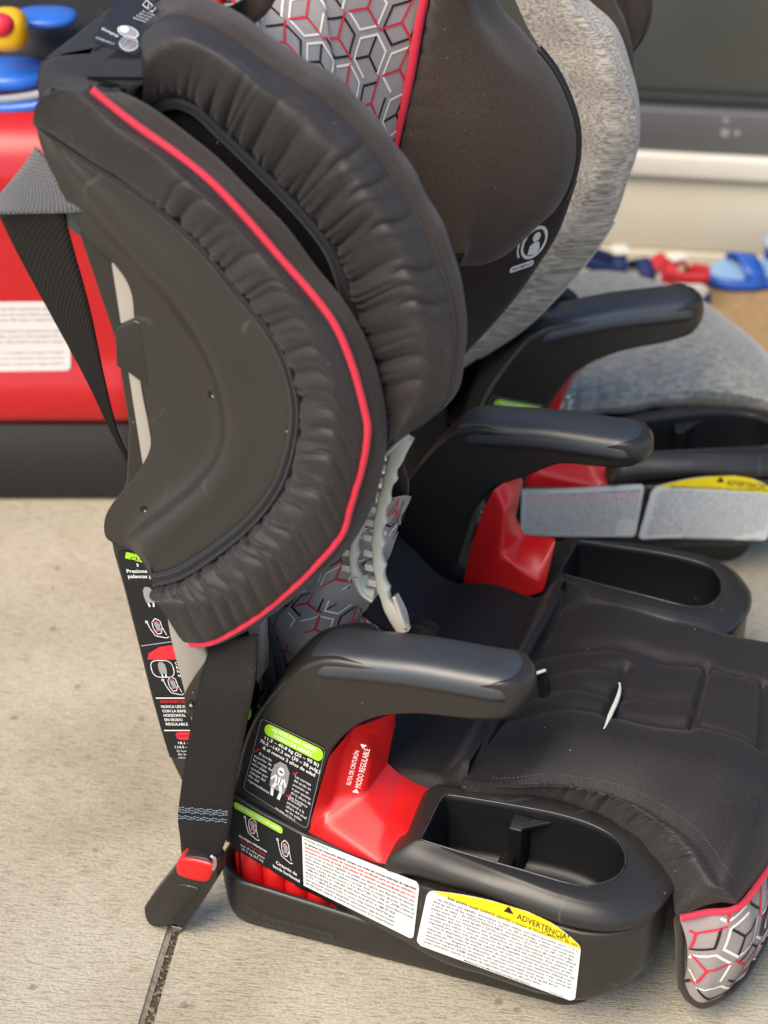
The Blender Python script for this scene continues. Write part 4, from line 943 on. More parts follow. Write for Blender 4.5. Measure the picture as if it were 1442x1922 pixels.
# ================================================================== STICKERS AND LETTERING
def hook_pt(x, y, off=0):
    return atY(x, y, -.245 - off)
def quadfn(c, surf, base=.0006):
    return lambda u, v, z=0: surf(*bil(c, u, v), base + z)
def icon_child(P, u, v, s):
    a = P.asp
    P.poly('ink_grey', [(u + x * s / a, v + y * s) for x, y in ((-.34, -.3), (-.4, .2), (-.36, .7), (-.15, .95), (.15, .95), (.36, .7), (.4, .2), (.34, -.3))])
    P.disc('ink_white', u, v + .55 * s, .15 * s / a, .19 * s)
    P.poly('ink_white', [(u + x * s / a, v + y * s) for x, y in ((-.16, -.05), (-.2, .3), (.2, .3), (.16, -.05))])
    for k in (-1, 1):
        P.line('ink_white', [(u + k * .2 * s / a, v + .28 * s), (u + k * .34 * s / a, v + .05 * s)], .08 * s)
        P.line('ink_white', [(u + k * .1 * s / a, v - .02 * s), (u + k * .2 * s / a, v - .3 * s), (u + k * .16 * s / a, v - .6 * s)], .13 * s)
        P.line('ink_black', [(u + k * .08 * s / a, v + .3 * s), (u + k * .05 * s / a, v)], .035 * s)
    P.disc('ink_black', u, v + .54 * s, .1 * s / a, .04 * s)
def icon_seat(P, u, v, s, red=True):
    a = P.asp; q = lambda pts: [(u + x * s / a, v + y * s) for x, y in pts]
    P.line('ink_white', q([(-.5, .5), (-.4, .1), (-.2, -.35), (.45, -.5), (.6, -.42)]), .05 * s)
    P.line('ink_white', q([(-.2, .5), (.05, .75), (.3, .6), (.35, .2), (.2, -.2), (-.05, -.25), (-.2, .1)]), .05 * s, True)
    P.poly('ink_grey', q([(-.1, .45), (.1, .6), (.25, .4), (.22, 0), (0, -.1)]))
    P.disc('ink_white', u - .52 * s / a, v + .52 * s, .09 * s / a, .09 * s, ring=.5)
    P.line('ink_white', q([(.35, .2), (.5, -.3)]), .04 * s)
    if red: P.line('ink_red', q([(-.15, .55), (.1, .5), (.2, .42)]), .05 * s); P.line('ink_red', q([(-.1, 0), (.25, -.05)]), .05 * s)
STK = []
# 1. black sticker on the post
c1 = [(455, 1481), (577, 1559), (613, 1405), (490, 1346)]; f1 = quadfn(c1, hook_pt); a1 = 138 / 158
s1 = sheet('safety_sticker', f1, M['paper_black'], seat, rrect(.05, a1)); STK.append(s1)
P = Print(f1, a1)
P.line('ink_grey', rrect(.05, a1, 5, .012, .012, .988, .988), .006, True)
P.poly('paper_green', rrect(.07, a1, 6, .09, .815, .975, .965))
P.text('ink_white', 'AJUSTE PARA NIÑO:', .53, .9, .062, .68, True, center=True); P.text('ink_white', 'MODO DE ARNÉS', .53, .832, .062, .58, True, center=True)
P.text('ink_white', '11.3 – 40.8 kg (25 – 90 lb)', .53, .755, .058, .84, True, center=True); P.text('ink_white', '76.2 –147.3 cm (30 – 58 pulg.)', .53, .69, .058, .92, True, center=True); P.text('ink_white', '& al menos 2 años de edad', .53, .625, .056, .8, True, center=True)
for i, t in enumerate(['El borde', 'superior de', 'las orejas del', 'niño debe', 'quedar por', 'debajo del', 'filo del', 'reposacabezas']): P.text('ink_white', t, .04 + (.06 if i == 0 else 0), .53 - .056 * i, .05)
for i, t in enumerate(['Las correas', 'del arnés en', 'posición en', 'o por encima', 'de la altura de', 'los hombros']): P.text('ink_white', t, .66, .5 - .052 * i, .046)
for i, t in enumerate(['El broche', 'pectoral a la', 'altura del nivel', 'de las axilas']): P.text('ink_white', t, .64, .21 - .05 * i + (.0), .046)
P.text('ink_white', 'P554500_R2.04.13', .5, .012, .035)
for u, v in ((.03, .55), (.63, .53), (.61, .24)): P.line('ink_red', [(u, v + .01), (u + .015, v - .005), (u + .05, v + .04)], .014)
icon_child(P, .46, .32, .28)
P.build(s1)
# 2. black sticker on the lower panel
c2 = [(433, 1588), (567, 1668), (566, 1571), (440, 1502)]; f2 = quadfn(c2, side_pt, .0018); a2 = 155 / 95
s2 = sheet('safety_sticker', f2, M['paper_black'], seat, rrect(.03, a2)); STK.append(s2)
P = Print(f2, a2)
P.poly('paper_green', rrect(.065, a2, 5, .0, .84, .72, .985)); P.text('ink_white', 'CINTURÓN: MODO DE ARNÉS', .36, .885, .075, .64, True, center=True)
icon_seat(P, .27, .6, .32); icon_seat(P, .75, .52, .32)
for i, t in enumerate(['Anclajes inferiores', 'Use anclajes hasta', 'que el niño pese', '29.5 kg (65 lb)']): P.text('ink_white' if i != 1 else 'ink_red', t, .3, .3 - .08 * i, .07, .4 - .03 * i, i == 0, center=True)
P.text('ink_white', 'Cinturón de', .78, .19, .085, .3, True, center=True); P.text('ink_white', 'banda horizontal', .78, .09, .085, .38, True, center=True)
P.build(s2)
# 3. white text sticker
T3 = ['El sistema de retención infantil cumple con todas las normas federales de seguridad', 'automotriz. Este sistema de retención está certificado para su uso en vehículos y', 'aeronaves en modo de arnés. Este sistema de retención no está certificado para su uso', 'en aeronaves en modo regulable. Es posible que algunos dispositivos de retención para', 'niños deban registrarse. Para su comodidad puede registrar este dispositivo de retención', 'infantil con la tarjeta, por teléfono o en línea. Envíe su nombre, dirección, número de', 'modelo y fecha de fabricación a: P.O. Box 7289, Fort Mill, SC 29708 o llame al', '1-888-427-4829 o al 1-704-409-1699. Para información sobre retiros llame a la línea', 'directa de seguridad de vehículos del gobierno de los EE.UU. al 1-888-327-4236', '(TTY: 1-800-424-9153), o visite http://www.NHTSA.gov', 'Este sistema de retención infantil debe usarse siempre según las instrucciones', 'del fabricante. Guarde el manual de instrucciones en el compartimento.']
c3 = [(570, 1662), (776, 1764), (788, 1657), (567, 1569)]; f3 = quadfn(c3, side_pt, .0018); a3 = 232 / 100
s3 = sheet('warning_sticker', f3, M['paper_white'], seat, [(0, 0), (.22, -.0), (.97, .0), (.995, .03), (1, .1), (1, .9), (.99, .97), (.97, 1), (.0, 1)]); STK.append(s3)
P = Print(f3, a3); P.text('ink_black', 'P554700_R2.04.13', .02, .93, .05, .2)
for i, t in enumerate(T3): P.text('ink_red' if i in (1, 2) else 'ink_black', t, .02, .85 - .072 * i, .058, .955 if i < 8 else .8, i < 3)
P.build(s3)
# 4. white sticker with the yellow warning arc
T4 = ['• En MODO DE ARNÉS, únicamente se debe utilizar con niños que pesan entre 11.3 y', '40.8 kg (25 y 90 lb), miden entre 76.2 y 147.3 cm (30 y 58 pulg.), y tienen como mínimo', '2 años de edad. • En MODO REGULABLE, únicamente se debe utilizar con niños que', 'pesan entre 18.1 y 54.4 kg (40 y 120 lb) y miden entre 114.3 y 157.5 cm (45 y 62 pulg.).', '• Ajuste bien los cinturones que se incluyen con este dispositivo de retención infantil', 'alrededor del niño. • Asegure este dispositivo de retención infantil con el sistema de', 'anclaje para niños o con un cinturón de seguridad del vehículo. Este asiento de', 'seguridad para niños solo debe usarse con banda regulable y horizontal para sujetar al niño.', '• Use el dispositivo de anclaje superior tal como se incluye en las instrucciones del', 'vehículo. • Siga todas las instrucciones de este dispositivo de retención infantil y las', 'del vehículo. • Registre su dispositivo de retención con el fabricante. • No utilice un', 'asiento de seguridad en un asiento del vehículo orientado hacia atrás. • La correa de', 'retención superior DEBE utilizarse con niños que pesen más de 29.5 kg (65 lb) en', 'todo momento, cuando el asiento de seguridad cuente con ella para niños.']
c4 = [(781, 1772), (1079, 1881), (1091, 1777), (803, 1671)]; f4 = quadfn(c4, side_pt, .0018); a4 = 315 / 100
arc = [(x, 1 + .30 * math.sin(math.pi * min(1, max(0, (x - .0) / 1.0)) ** .85 ) if 0 < x < 1 else 1) for x in np.linspace(1, .0, 24)]
arc = [(x, 1.0 + .27 * max(0, (1 - abs((x - .66) / (.34 if x > .66 else .66)) ** 2.0))) for x in np.linspace(.985, .02, 26)]
s4 = sheet('warning_sticker', f4, M['paper_white'], seat, [(.03, 0), (.97, 0), (.99, .02), (1, .08), (1, .94)] + arc + [(.008, .97), (0, .9), (0, .08), (.01, .02)], n=16); STK.append(s4)
P = Print(f4, a4)
ya_ = [(.995, .955)] + [(x, y - .012) for x, y in arc if x > .05] + [(.05, 1.0)]
lo = [(x, .945 + .06 * (1 - x)) for x in np.linspace(.05, .995, 26)]
top = [(x, 1.0 - .012 + .27 * max(0, (1 - abs((x - .66) / (.34 if x > .66 else .66)) ** 2.0))) for x in np.linspace(.05, .995, 26)]
P.add('paper_yellow', lo + top, [(i, i + 1, 27 + i, 26 + i) for i in range(25)])
P.add('ink_black', [(.485, 1.115), (.555, 1.125), (.515, 1.24)], [(0, 1, 2)]); P.text('paper_yellow', '!', .511, 1.135, .075, None, True)
P.text('ink_black', 'ADVERTENCIA!', .575, 1.075, .15, .34, True, rot=-3)
P.text('ink_black', 'Esto podría causar DAÑOS GRAVES o incluso el FALLECIMIENTO del niño.', .13, .975, .07, .855, True)
for i, t in enumerate(T4): P.text('ink_black', t, .045 if t[0] != '•' else .06, .885 - .062 * i, .052, .92 if i < 12 else .84 - .1 * (i - 12))
P.text('ink_black', 'Manufactured in Fort Mill, SC, EE.UU por Britax Child Safety, Inc.', .3, .012, .035, .42, True); P.text('ink_black', 'P5170500_R2.04.13', .84, .012, .028, .1)
P.build(s4)
# 5. stickers on the rear shell
def shell_pt(x, y, off=0): return atY(x, y, Ysh - off)
c5 = [(314, 1422), (446, 1422), (340, 1030), (214, 1030)]; f5 = quadfn(c5, shell_pt, .0008); a5 = 135 / 430
s5 = sheet('instruction_sticker', f5, M['paper_black'], seat, [(.04, .0), (.95, 0), (.95, .99), (.06, .99), (.03, .97), (.02, .1)])
P = Print(f5, a5); k = 1 / a5
P.poly('paper_green', [(.13, .955), (.17, .985), (.6, .95), (.6, .915)]); P.text('ink_black', 'CLICK', .2, .945, .022, .34, True)
P.text('ink_white', '1', .25, .915, .02, .05, True); P.text('ink_white', 'Presione las', .1, .885, .024, .42, True); P.text('ink_white', 'palancas para abrir', .1, .86, .024, .66, True)
icon_child(P, .34, .76, .06); P.text('ink_white', 'Cierre el', .52, .63, .022, .3, True); P.text('ink_white', 'el gancho', .52, .605, .022, .3, True); P.text('ink_white', 'de anclaje', .52, .58, .022, .34, True)
icon_seat(P, .33, .61, .075); P.line('ink_grey', [(.04, .535), (.95, .575)], .005)
P.poly('paper_red', [(.08, .47), (.62, .47), (.62, .545), (.3, .53), (.12, .5)])
for i, t in enumerate(['RUTA DE', 'CINTURÓN', 'MODO REGULABLE']): P.text('ink_white', t, .3 - .09 * i, .515 - .021 * i, .019, .3 + .1 * i, True)
icon_child(P, .26, .415, .045); P.line('ink_white', rrect(.03, a5, 4, .1, .385, .42, .465), .004, True)
for i, t in enumerate(['Cinturón de', 'banda', 'horizontal', 'transversal']): P.text('ink_white', t, .46, .445 - .019 * i, .018, .3, True)
icon_seat(P, .34, .335, .07); P.text('ink_white', 'LATCH', .56, .345, .022, .3, True)
P.line('ink_white', [(.06, .285), (.6, .285)], .005); P.text('ink_red', 'ADVERTENCIA', .1, .262, .021, .56, True)
for i, t in enumerate(['NUNCA USE SOLO', 'CON LA BANDA', 'HORIZONTAL', 'EN MODO', 'REGULABLE']): P.text('ink_white', t, .1, .238 - .021 * i, .018, (.44, .4, .32, .26, .32)[i], True)
icon_child(P, .55, .175, .05); P.disc('paper_red', .56, .212, .07, .018)
P.line('ink_white', [(.06, .13), (.6, .13)], .005); P.poly('paper_red', rrect(.02, a5, 4, .2, .085, .9, .122))
P.text('ink_white', 'AJUSTE PARA NIÑO:', .24, .105, .014, .6, True); P.text('ink_white', 'MODO REGULABLE', .26, .089, .014, .55, True)
P.text('ink_white', '18.1 – 54.4 kg (40 – 120 lb)', .2, .065, .016, .75, True); P.text('ink_white', '114.3 –157.5 cm (45 – 62 pulg.)', .14, .045, .016, .82, True)
for i, t in enumerate(['El borde superior', 'de las orejas del', 'niño debe quedar']): P.text('ink_white', t, .16, .025 - .0155 * i + .002, .013, .42)
P.build(s5)
# 6. red text on the near belt guide
def guide_pt(x, y, off=0): return atY(x, y, -.2285 - off - .0 * x)
c6 = [(649, 1490), (672, 1494), (690, 1398), (666, 1393)]; f6 = quadfn([(c6[0]), c6[1], c6[2], c6[3]], guide_pt, .0); a6 = 26 / 98
P = Print(quadfn([(678, 1492), (700, 1400), (664, 1392), (640, 1484)], guide_pt, .001), 98 / 37)
P.text('ink_white', 'RUTA DE CINTURÓN', .14, .60, .33, .70); P.text('ink_white', 'MODO REGULABLE', .12, .10, .42, .80)
P.poly('ink_white', [(.02, .12), (.02, .46), (.10, .29)][::-1]); P.poly('ink_white', [(.985, .30), (.985, .64), (.905, .47)])
P.build(redn)
# 7. sticker on the shell top
def top_pt(x, y, off=0):
    z = .89
    for _ in range(6): p = atZ(x, y, z); z = .884 + .09 * (p[0] + .3) + .0012 + off
    return atZ(x, y, z)
c7 = [(172, 76), (258, 106), (300, 10), (228, -18)]; f7 = quadfn(c7, top_pt, .0006)
s7 = sheet('instruction_sticker', f7, M['paper_black'], seat, rrect(.08, 1.1)); P = Print(f7, 1.1)
P.disc('ink_grey', .72, .17, .2, .14); P.disc('ink_white', .72, .17, .2, .14, ring=.93); P.disc('ink_grey', .60, .36, .24, .10); P.disc('ink_white', .60, .36, .24, .10, ring=.9); P.disc('ink_white', .5, .38, .1, .06); P.line('ink_red', [(.66, .2), (.74, .22)], .02)
for k in range(6): P.line('ink_black', [(.50 + .07 * k, .09 + .03 * (k % 2)), (.56 + .07 * k, .26)], .012)
for k, t in enumerate(['Use la', 'correa', 'superior', 'de anclaje']): P.text('ink_white', t, .06 + .1 * k, .24 - .01 * k, .07, .09, True)
P.text('ink_white', 'P554700_R1.01.13', .05, .06, .045, .4)
for k in range(4): P.text('ink_white', 'ajuste el arnés', .56 + .04 * k, .62 + .055 * k, .05, .3)
P.line('ink_white', [(.62, .9), (.66, 1.0), (.94, .93), (.9, .84)], .014, True); P.line('ink_white', [(.74, .96), (.78, .86), (.84, .95)], .014)
P.build(s7)
# 8. side impact emblem on the far wing
TGo = [o for o in seat.children if o.name.startswith('side_wing_cover')][-1]
hit_far = hitter(TGo)
def far_pt(x, y, off=0):
    p = hit_far(x, y, off + .0008); return p if p is not None else atY(x, y, .2375 - off)
P = Print(quadfn([(958, 505), (1030, 480), (1046, 404), (974, 429)], far_pt, .0), .95)
P.disc('ink_white', .52, .5, .34, .40, 28, ring=.82); P.disc('ink_white', .52, .5, .44, .50, 12, 165, 215, ring=.90)
P.disc('ink_white', .56, .62, .10, .12); P.poly('ink_white', [(.40, .22), (.42, .44), (.52, .5), (.66, .48), (.7, .3), (.62, .18)])
for k, ch in enumerate('SIDE IMPACT PRO'):
    a = R(188 - 11.5 * k); P.text('ink_white', ch, .52 + .255 * math.cos(a), .5 + .30 * math.sin(a), .085, None, True, rot=math.degrees(a) - 90)
P.poly('ink_white', rrect(.07, .95, 5, .0, -.10, .62, .05)); P.text('ink_black', 'SIDE IMPACT', .06, -.06, .085, .54, True)
P.build(seat, {'ink_white': 'side_impact_emblem', 'ink_black': 'side_impact_lettering'})
# raised words on the impact base
P = Print(lambda u, v, z=0: atY(*bil([(472, 1727), (652, 1774), (654, 1750), (474, 1703)], u, v), -.2655 - z * 2), 6)
P.text('pad', 'impact absorbing', .1, .35, .42, .75); P.text('pad', 'BASE', .72, .0, .3, .13); P.disc('pad', .04, .6, .03, .22, ring=.7)
P.build(tray)
# small green tab at the post and emblem on the apron
prism('green_tab', ys([(461, 1340), (470, 1333), (470, 1348), (462, 1356)], -.235), (0, .004, 0), M['paper_green'], seat, .0005)
fA, LA_, LB_ = gsample(AG)
P = Print(lambda u, v, z=0: fA(.09 + .05 * u, .07 - .035 * v, .0015 + z, (1, -.7, 0)), 1.4)
P.poly('ink_black', rrect(.3, 1.4, 6)); P.disc('ink_white', .3, .5, .2, .3, ring=.8); P.text('ink_white', 'CR', .12, .36, .3, .36, True); P.text('ink_white', 'ASH', .55, .36, .3, .36, True)
P.build(apron)

# ================================================================== SECOND SEAT
seat2 = thing('car_seat', 'car seat with heathered grey cushion standing behind the black and red one', 'car seat', (-.110, .684, 0), R(29))
def dup(o, parent, m=None):
    c = o.copy(); scene.collection.objects.link(c); c.parent = parent
    if m is not None:
        c.data = o.data.copy(); c.data.materials.clear(); c.data.materials.append(m)
    return c
for o in SEAT2 + STK:
    if o is None: continue
    c = dup(o, seat2)
    for ch in o.children: dup(ch, c)
dup(shell, seat2); dup(backc, seat2, M['heather_seat'])
L2 = np.array(Matrix.LocRotScale(seat2.location, seat2.rotation_euler, None).inverted())
def loc2(A): return A @ L2[:3, :3].T + L2[:3, 3]
fz = [(940, 590, .15), (1000, 552, .165), (1080, 524, .175), (1150, 520, .18), (1220, 530, .18), (1300, 560, .178), (1370, 606, .172), (1442, 668, .16), (1510, 750, .13)]
mz = [(930, 660, .17), (1000, 640, .19), (1090, 625, .205), (1180, 625, .21), (1270, 640, .21), (1350, 668, .205), (1430, 710, .195), (1530, 790, .16)]
nz_ = [(930, 760, .18), (1040, 768, .19), (1150, 766, .193), (1250, 750, .194), (1350, 746, .193), (1442, 762, .188), (1530, 800, .17)]
ff_, mm_, nn_ = [crs([atZ(*p) for p in q], 160) for q in (fz, mz, nz_)]
CG2 = across([ff_ + np.array([.0, .01, -.12]), ff_ + np.array([0, .012, -.02]), ff_, ff_ * .5 + mm_ * .5 + np.array([0, 0, .010]), mm_ + np.array([0, 0, .006]), mm_ * .4 + nn_ * .6 + np.array([0, 0, .008]), nn_, nn_ + np.array([0, .004, -.02])], [5, 5, 8, 8, 8, 8, 5])
CG2 = displace(CG2, lump(*CG2.shape[:2], .0022, 7, 3, 55) + puckers(CG2[:, ::-1], [(t, .008, .02, .002, .1, .6) for t in np.arange(.2, .9, .06)])[:, ::-1], (0, 0, 1))
CG2 = CG2 + np.array([-.008, .012, 0]); nn_ = nn_ + np.array([-.008, .012, 0])
cush2 = grid('seat_cushion', loc2(CG2), M['heather_seat'], seat2)
tube('seam_welt', loc2(nn_ + np.array([0, -.002, .002])), .0022, M['heather_seat'], seat2, raw=True, n=6)
def wy(pts, Y): return crs(ys(pts, Y), 200)
w_in = wy([(930, -90), (985, 40), (1040, 150), (1055, 280), (1015, 400), (930, 500), (780, 640)], .44)
w_md = wy([(1010, -90), (1062, 10), (1120, 110), (1140, 220), (1118, 330), (1060, 430), (960, 540), (800, 690)], .425)
w_ed = wy([(1030, -90), (1092, 0), (1150, 62), (1185, 150), (1197, 232), (1187, 312), (1155, 405), (1100, 490), (1030, 570), (960, 632), (840, 705)], .455)
WG = across([w_in, w_md, w_ed * .9 + w_md * .1 - np.array([0, .008, 0]), w_ed, w_ed + np.array([-.006, .03, -.004]), w_ed + np.array([-.03, .04, -.02])], [8, 8, 4, 4, 4])
D = lump(*WG.shape[:2], .0016, 10, 2, 71); WG = displace(WG, D, (0, -1, 0))
grid('side_wing_cover', loc2(WG), M['heather_wing'], seat2)
tube('cover_hem', loc2(w_ed[105:185] + np.array([.001, .004, -.001])), .0022, M['clip'], seat2, raw=True, n=6)
b_in = wy([(1000, -90), (1085, 0), (1135, 70), (1165, 140), (1172, 220)], .50); b_ed = wy([(1120, -110), (1150, 0), (1178, 60), (1190, 130), (1190, 230)], .49)
grid('head_wing_cover', loc2(across([b_in, b_in * .5 + b_ed * .5 - np.array([0, .012, 0]), b_ed, b_ed + np.array([-.01, .03, 0])], 6)), M['fabric_matte'], seat2)
q_in = wy([(1100, -100), (1150, -20), (1170, 60), (1180, 105)], .54); q_ed = wy([(1230, -100), (1222, -20), (1219, 30), (1206, 68), (1184, 98)], .55)
grid('head_wing_lobe', loc2(across([q_in, q_in * .5 + q_ed * .5 - np.array([0, .015, 0]), q_ed, q_ed + np.array([-.01, .03, 0])], 6)), M['fabric_matte'], seat2)
tube('seam_welt', loc2(q_ed - np.array([0, .001, 0])), .003, M['fabric'], seat2, raw=True)
prism('back_frame', [Vector(loc2(np.array([atY(x, y, .5)]))[0]) for x, y in [(840, 700), (900, 640), (1000, 560), (1040, 560), (1010, 640), (940, 720), (900, 790), (820, 800)]], tuple(L2[:3, :3] @ np.array([0, .03, 0])), M['dark'], seat2, .006)
tube('harness_strap', loc2(np.array(ys([(1040, 545), (1075, 580), (1085, 640)], .55))), .014, M['dark'], seat2, seg=20, flat=.3)

# ================================================================== HOUSE WALL, DOOR, MAT
wp0 = np.array(atZ(1250, 492, 0)); VW = float(np.dot(wp0 - J0, gy))
def wpt(x, y, dv=0):                                # pixel to (u, z) on the wall plane
    d = ray(x, y); t = (VW + dv - np.dot(CAM - J0, gy)) / np.dot(d, gy); p = CAM + d * t; return float(np.dot(p - J0, gx)), float(p[2])
def wbox(name, z0, z1, d0, d1, m, parent, u0=-2.6, u1=2.6, bev=.003):
    u_, d_ = (u0 + u1) / 2, VW + (d0 + d1) / 2
    return boxm(name, Vector(gp(u_, d_, (z0 + z1) / 2)), (u1 - u0, abs(d1 - d0), z1 - z0), m, parent, (0, 0, GA), bev)
zz = lambda y, x=1320: wpt(x, y)[1]
house = thing('house_wall', 'cream painted house wall with a grey door threshold behind the seats', 'wall', (0, 0, 0))
M['wallpaint'] = mat('cream_wall_paint', (.56, .51, .39), .75, .3, bump=(60, .15, .002), vary=(5, .07))
M['sill'] = mat('white_sill_paint', (.58, .55, .47), .5, .4, vary=(8, .05))
M['thresh'] = mat('dark_anodised_threshold', (.085, .085, .088), .45, .5, vary=(9, .12))
M['dark_gap'] = mat('dark_gap_black', (.03, .033, .033), .6, .4)  # dark gap between threshold and door, its shade painted as a black strip
M['door'] = mat('dusty_dark_glass', (.06, .063, .056), .35, .5, vary=(3.5, .35))
wbox('footing', -.01, zz(474), -.008, .1, M['wallpaint'], house); wbox('riser', zz(474) + .002, zz(330), 0, .1, M['wallpaint'], house)
wbox('sill', zz(330), zz(286), -.018, .1, M['sill'], house, bev=.006); wbox('door_threshold', zz(286), zz(207), -.006, .12, M['thresh'], house, bev=.004)
wbox('dark_gap', zz(207), zz(186), .012, .12, M['dark_gap'], house); wbox('door_panel', zz(186), 1.2, .03, .12, M['door'], house)
for x, y, r_ in ((1363, 226, .004), (1361, 250, .006), (1384, 250, .004), (1190, 262, .003)):
    u, z = wpt(x, y, -.006); boxm('paint_fleck', Vector(gp(u, VW - .0065, z)), (r_ * 2, .001, r_ * 2), M['ink_grey'], house, (0, 0, GA), .0004)
M['coir'] = mat('tan_coir', (.52, .34, .16), .95, .1, bump=(420, 1, .006), vary=(70, .35))
mu = float(np.dot(atZ(1215, 520, 0) - J0, gx))
dm = boxm('doormat', Vector(gp(mu + .42, VW - .33, .007)), (.85, .56, .014), M['coir'], None, (0, 0, GA), .004); tag(dm, 'tan coir doormat lying in front of the house step', 'doormat')

# ---- sandals
M['blue'] = mat('blue_rubber', (.015, .09, .42), .4, .5, vary=(30, .2)); M['navy'] = mat('navy_webbing', (.012, .025, .10), .6, .3); M['toyred'] = mat('red_webbing', (.55, .03, .04), .6, .3); M['lightblue'] = mat('pale_blue_print', (.25, .42, .62), .5, .4)
def sandal(label, loc, rz, m_sole, m_strap, m_pad):
    t = thing('child_sandal', label, 'sandal', loc, rz, None)
    pl = crs([(-.075, 0, 0), (-.06, .024, 0), (-.01, .024, 0), (.04, .032, 0), (.075, .02, 0), (.08, -.005, 0), (.055, -.03, 0), (0, -.024, 0), (-.055, -.026, 0)], 60, closed=True); N_ = ringn(pl); N_ = N_ if np.dot(N_[5], -pl[5]) > 0 else -N_
    rows = [];
    for ins, z in ((.01, .0), (.001, .002), (0, .008), (0, .016), (.003, .02), (.008, .0205)): q = pl + N_ * ins; q[:, 2] = z; rows.append(q)
    grid('sole', np.array(rows), m_sole, t, cv=True, caps=True); q = pl + N_ * .004; q[:, 2] = .0215; mesh('insole', q, [tuple(range(60))], m_pad, t, False)
    def st_(nm, pts, wd, m):
        Pp = crs(pts, 30); d = np.array(wd); grid(nm, np.stack([Pp - d / 2, Pp, Pp + d / 2], 1), m, t, solid=.004)
    st_('toe_strap', [(.03, .031, .01), (.03, .025, .035), (.035, 0, .047), (.04, -.022, .036), (.04, -.031, .01)], (.024, 0, .004), m_strap)
    st_('instep_strap', [(-.01, .026, .01), (-.008, .024, .04), (-.002, 0, .062), (-.005, -.022, .042), (-.005, -.027, .01)], (.024, 0, .006), m_strap)
    st_('heel_strap', [(-.01, .026, .04), (-.05, .024, .055), (-.078, 0, .062), (-.05, -.024, .055), (-.01, -.026, .04)], (0, 0, .02), m_strap)
    boxm('strap_pad', (.0, 0, .066), (.026, .03, .005), m_pad, t, bev=.002)
    return t
p = atZ(1452, 522, .016); sb_ = sandal('bright blue child sandal standing on the tan doormat by the wall', (p[0], p[1], .014), R(205), M['blue'], M['blue'], M['lightblue'])
sb_.scale = (1.35, 1.35, .95)
p = atZ(1266, 540, .016); sr_ = sandal('red strapped sandal lying between the grey seat and the wall', (p[0], p[1], .014), R(140), M['navy'], M['toyred'], M['cream'])
sr_.scale = (1, 1, .85)
p = atZ(1160, 545, 0.01); sandal('navy strapped sandal half hidden behind the grey seat cushion', (p[0], p[1], .014), R(25), M['navy'], M['navy'], M['cream'])

# ================================================================== RIDE-ON TOY
T0 = np.array(atZ(110, 945, 0))
toy = thing('ride_on_toy', 'red plastic ride-on toy with black underbody behind the tether strap', 'ride-on toy', tuple(T0), YAW)
def tl(x, y, dep=0):                                # pixel to toy frame (right, away, up) at depth dep
    d = ray(x, y); t = (np.dot(T0 - CAM, HD) + dep) / np.dot(d, HD); p = CAM + d * t - T0; return np.array([np.dot(p, RT), np.dot(p, HD), p[2]])
M['toybody'] = mat('glossy_red_toy_plastic', (.42, .007, .010), .28, .5, bump=(40, .04, .002), vary=(6, .08)); M['toyblack'] = mat('black_toy_plastic', (.022, .02, .019), .6, .4, vary=(12, .4), speck=(40, .06, (.12, .11, .1)))
M['yellow'] = mat('yellow_toy_plastic', (.75, .42, .01), .35, .5); M['bluep'] = mat('blue_toy_plastic', (.02, .12, .5), .3, .5); M['pinkred'] = mat('red_toy_knob', (.65, .02, .05), .35, .5)
def toyshell(name, prof, m, ua, ub, rad, depth):
    rows = []
    for off, z in prof:
        pts = []
        x0, x1, y0, y1 = ua + off, ub - off, off, depth - off; r_ = max(.004, rad - off)
        for cx, cy, a in ((x0 + r_, y0 + r_, 180), (x1 - r_, y0 + r_, 270), (x1 - r_, y1 - r_, 0), (x0 + r_, y1 - r_, 90)):
            for i in range(12): q = R(a + 90 * i / 11); pts.append((cx + r_ * math.cos(q), cy + r_ * math.sin(q), z))
        rows.append(pts)
    return grid(name, np.array(rows), m, toy, cv=True, caps=True)
zt = lambda y: tl(110, y)[2]
ub_ = tl(330, 900)[0]; ua_ = tl(-420, 900)[0]
toyshell('underbody', [(.03, .0), (.008, .004), (.0, .02), (-.002, zt(800)), (.004, zt(794))], M['toyblack'], ua_, ub_, .07, .42)
zl = zt(790)
red_prof = [(.004, zl), (-.008, zl + .004), (-.013, zl + .016), (-.010, zt(712)), (.0, zt(692)), (.003, zt(660)), (.010, zt(470)), (.016, zt(420)), (.012, zt(395)), (.006, zt(370)), (.010, zt(330)), (.022, zt(290)), (.05, zt(255)), (.09, zt(240)), (.10, zt(238))]
body = toyshell('body', red_prof, M['toybody'], ua_, ub_, .07, .42)
lbl = [tl(0 - 60, 567, .004), tl(132, 566, .004), tl(133, 694, .0), tl(-60, 697, .0)]
def lblf(u, v, z=0):
    p = lbl[3] * (1 - u) * (1 - v) + lbl[2] * u * (1 - v) + lbl[1] * u * v + lbl[0] * (1 - u) * v; f = np.interp(p[2], [zt(692), zt(660), zt(470)], [.0, .003, .010]); return np.array([p[0], f - .002 - z, p[2]])
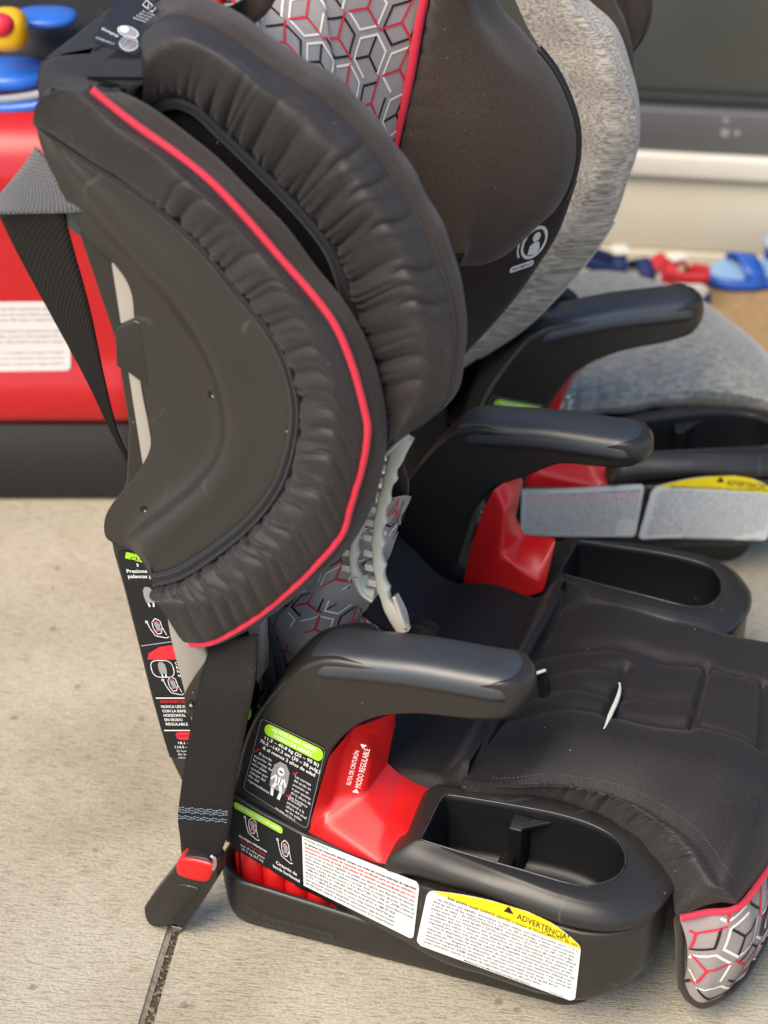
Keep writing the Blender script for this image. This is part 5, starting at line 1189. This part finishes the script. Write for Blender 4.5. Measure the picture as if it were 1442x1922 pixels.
lo_ = sheet('label', lblf, mat('toy_label_paper', (.62, .58, .55), .6, .3), toy, rrect(.05, 1.5)); P = Print(lblf, 1.5)
tx = ['WARNING: Adult supervision required. Keep children in view', 'at all times. Never use near motor vehicles, streets, roads,', 'swimming pool areas, hills, steps or sloped driveways.', '', 'ADVERTENCIA: Se requiere la supervisión de un adulto.', 'Mantenga a los niños a la vista en todo momento. No use', 'cerca de vehículos, calles, piscinas, escalones o cuestas.', '', 'AVERTISSEMENT : la surveillance d’un adulte est requise.', 'Ne jamais utiliser près de véhicules à moteur, de rues,', 'de piscines, de marches ou de pentes. Usage extérieur.']
for i, t in enumerate(tx):
    if t: P.text('ink_grey', t, .04, .88 - .079 * i, .062, .9)
P.build(lo_)
def blob(name, c, r_, m, sq=(1, 1, 1), parent=toy, e=1):
    th = np.linspace(0, 2 * np.pi, 28, endpoint=False); ph = np.linspace(.02, np.pi - .02, 16); pw = lambda v: math.copysign(abs(v) ** e, v)
    G = np.array([[c + r_ * np.array([sq[0] * pw(math.sin(p)) * pw(math.cos(t)), sq[1] * pw(math.sin(p)) * pw(math.sin(t)), sq[2] * pw(math.cos(p))]) for t in th] for p in ph]); return grid(name, G, m, parent, cv=True, caps=True)
blob('deck', tl(60, 90, .26), 1, M['toyblack'], (.26, .10, .06), e=.6)
blob('seat_tray', tl(20, 140, .13), 1, M['bluep'], (.05, .04, .016), e=.8); blob('fender', tl(85, 32, .15), 1, M['bluep'], (.04, .03, .009), e=.8)
tube('rim', [tl(x, y, .08) for x, y in [(-40, 190), (20, 186), (70, 178), (96, 165), (108, 140)]], .006, M['ink_grey'], toy, seg=30)
tube('blue_trim', [tl(x, y, .07) for x, y in [(-40, 206), (30, 203), (90, 196)]], .007, M['bluep'], toy, seg=20)
kc = tl(14, 55, .10)
blob('horn_ring', kc, 1, M['yellow'], (.026, .026, .026), e=.8); blob('horn_button', kc + np.array([-.004, -.02, .013]), 1, M['pinkred'], (.017, .014, .015))
tube('handle_bar', [tl(x, y, .3) for x, y in [(142, -40), (146, 20), (143, 70)]], .005, M['ink_grey'], toy, seg=14)
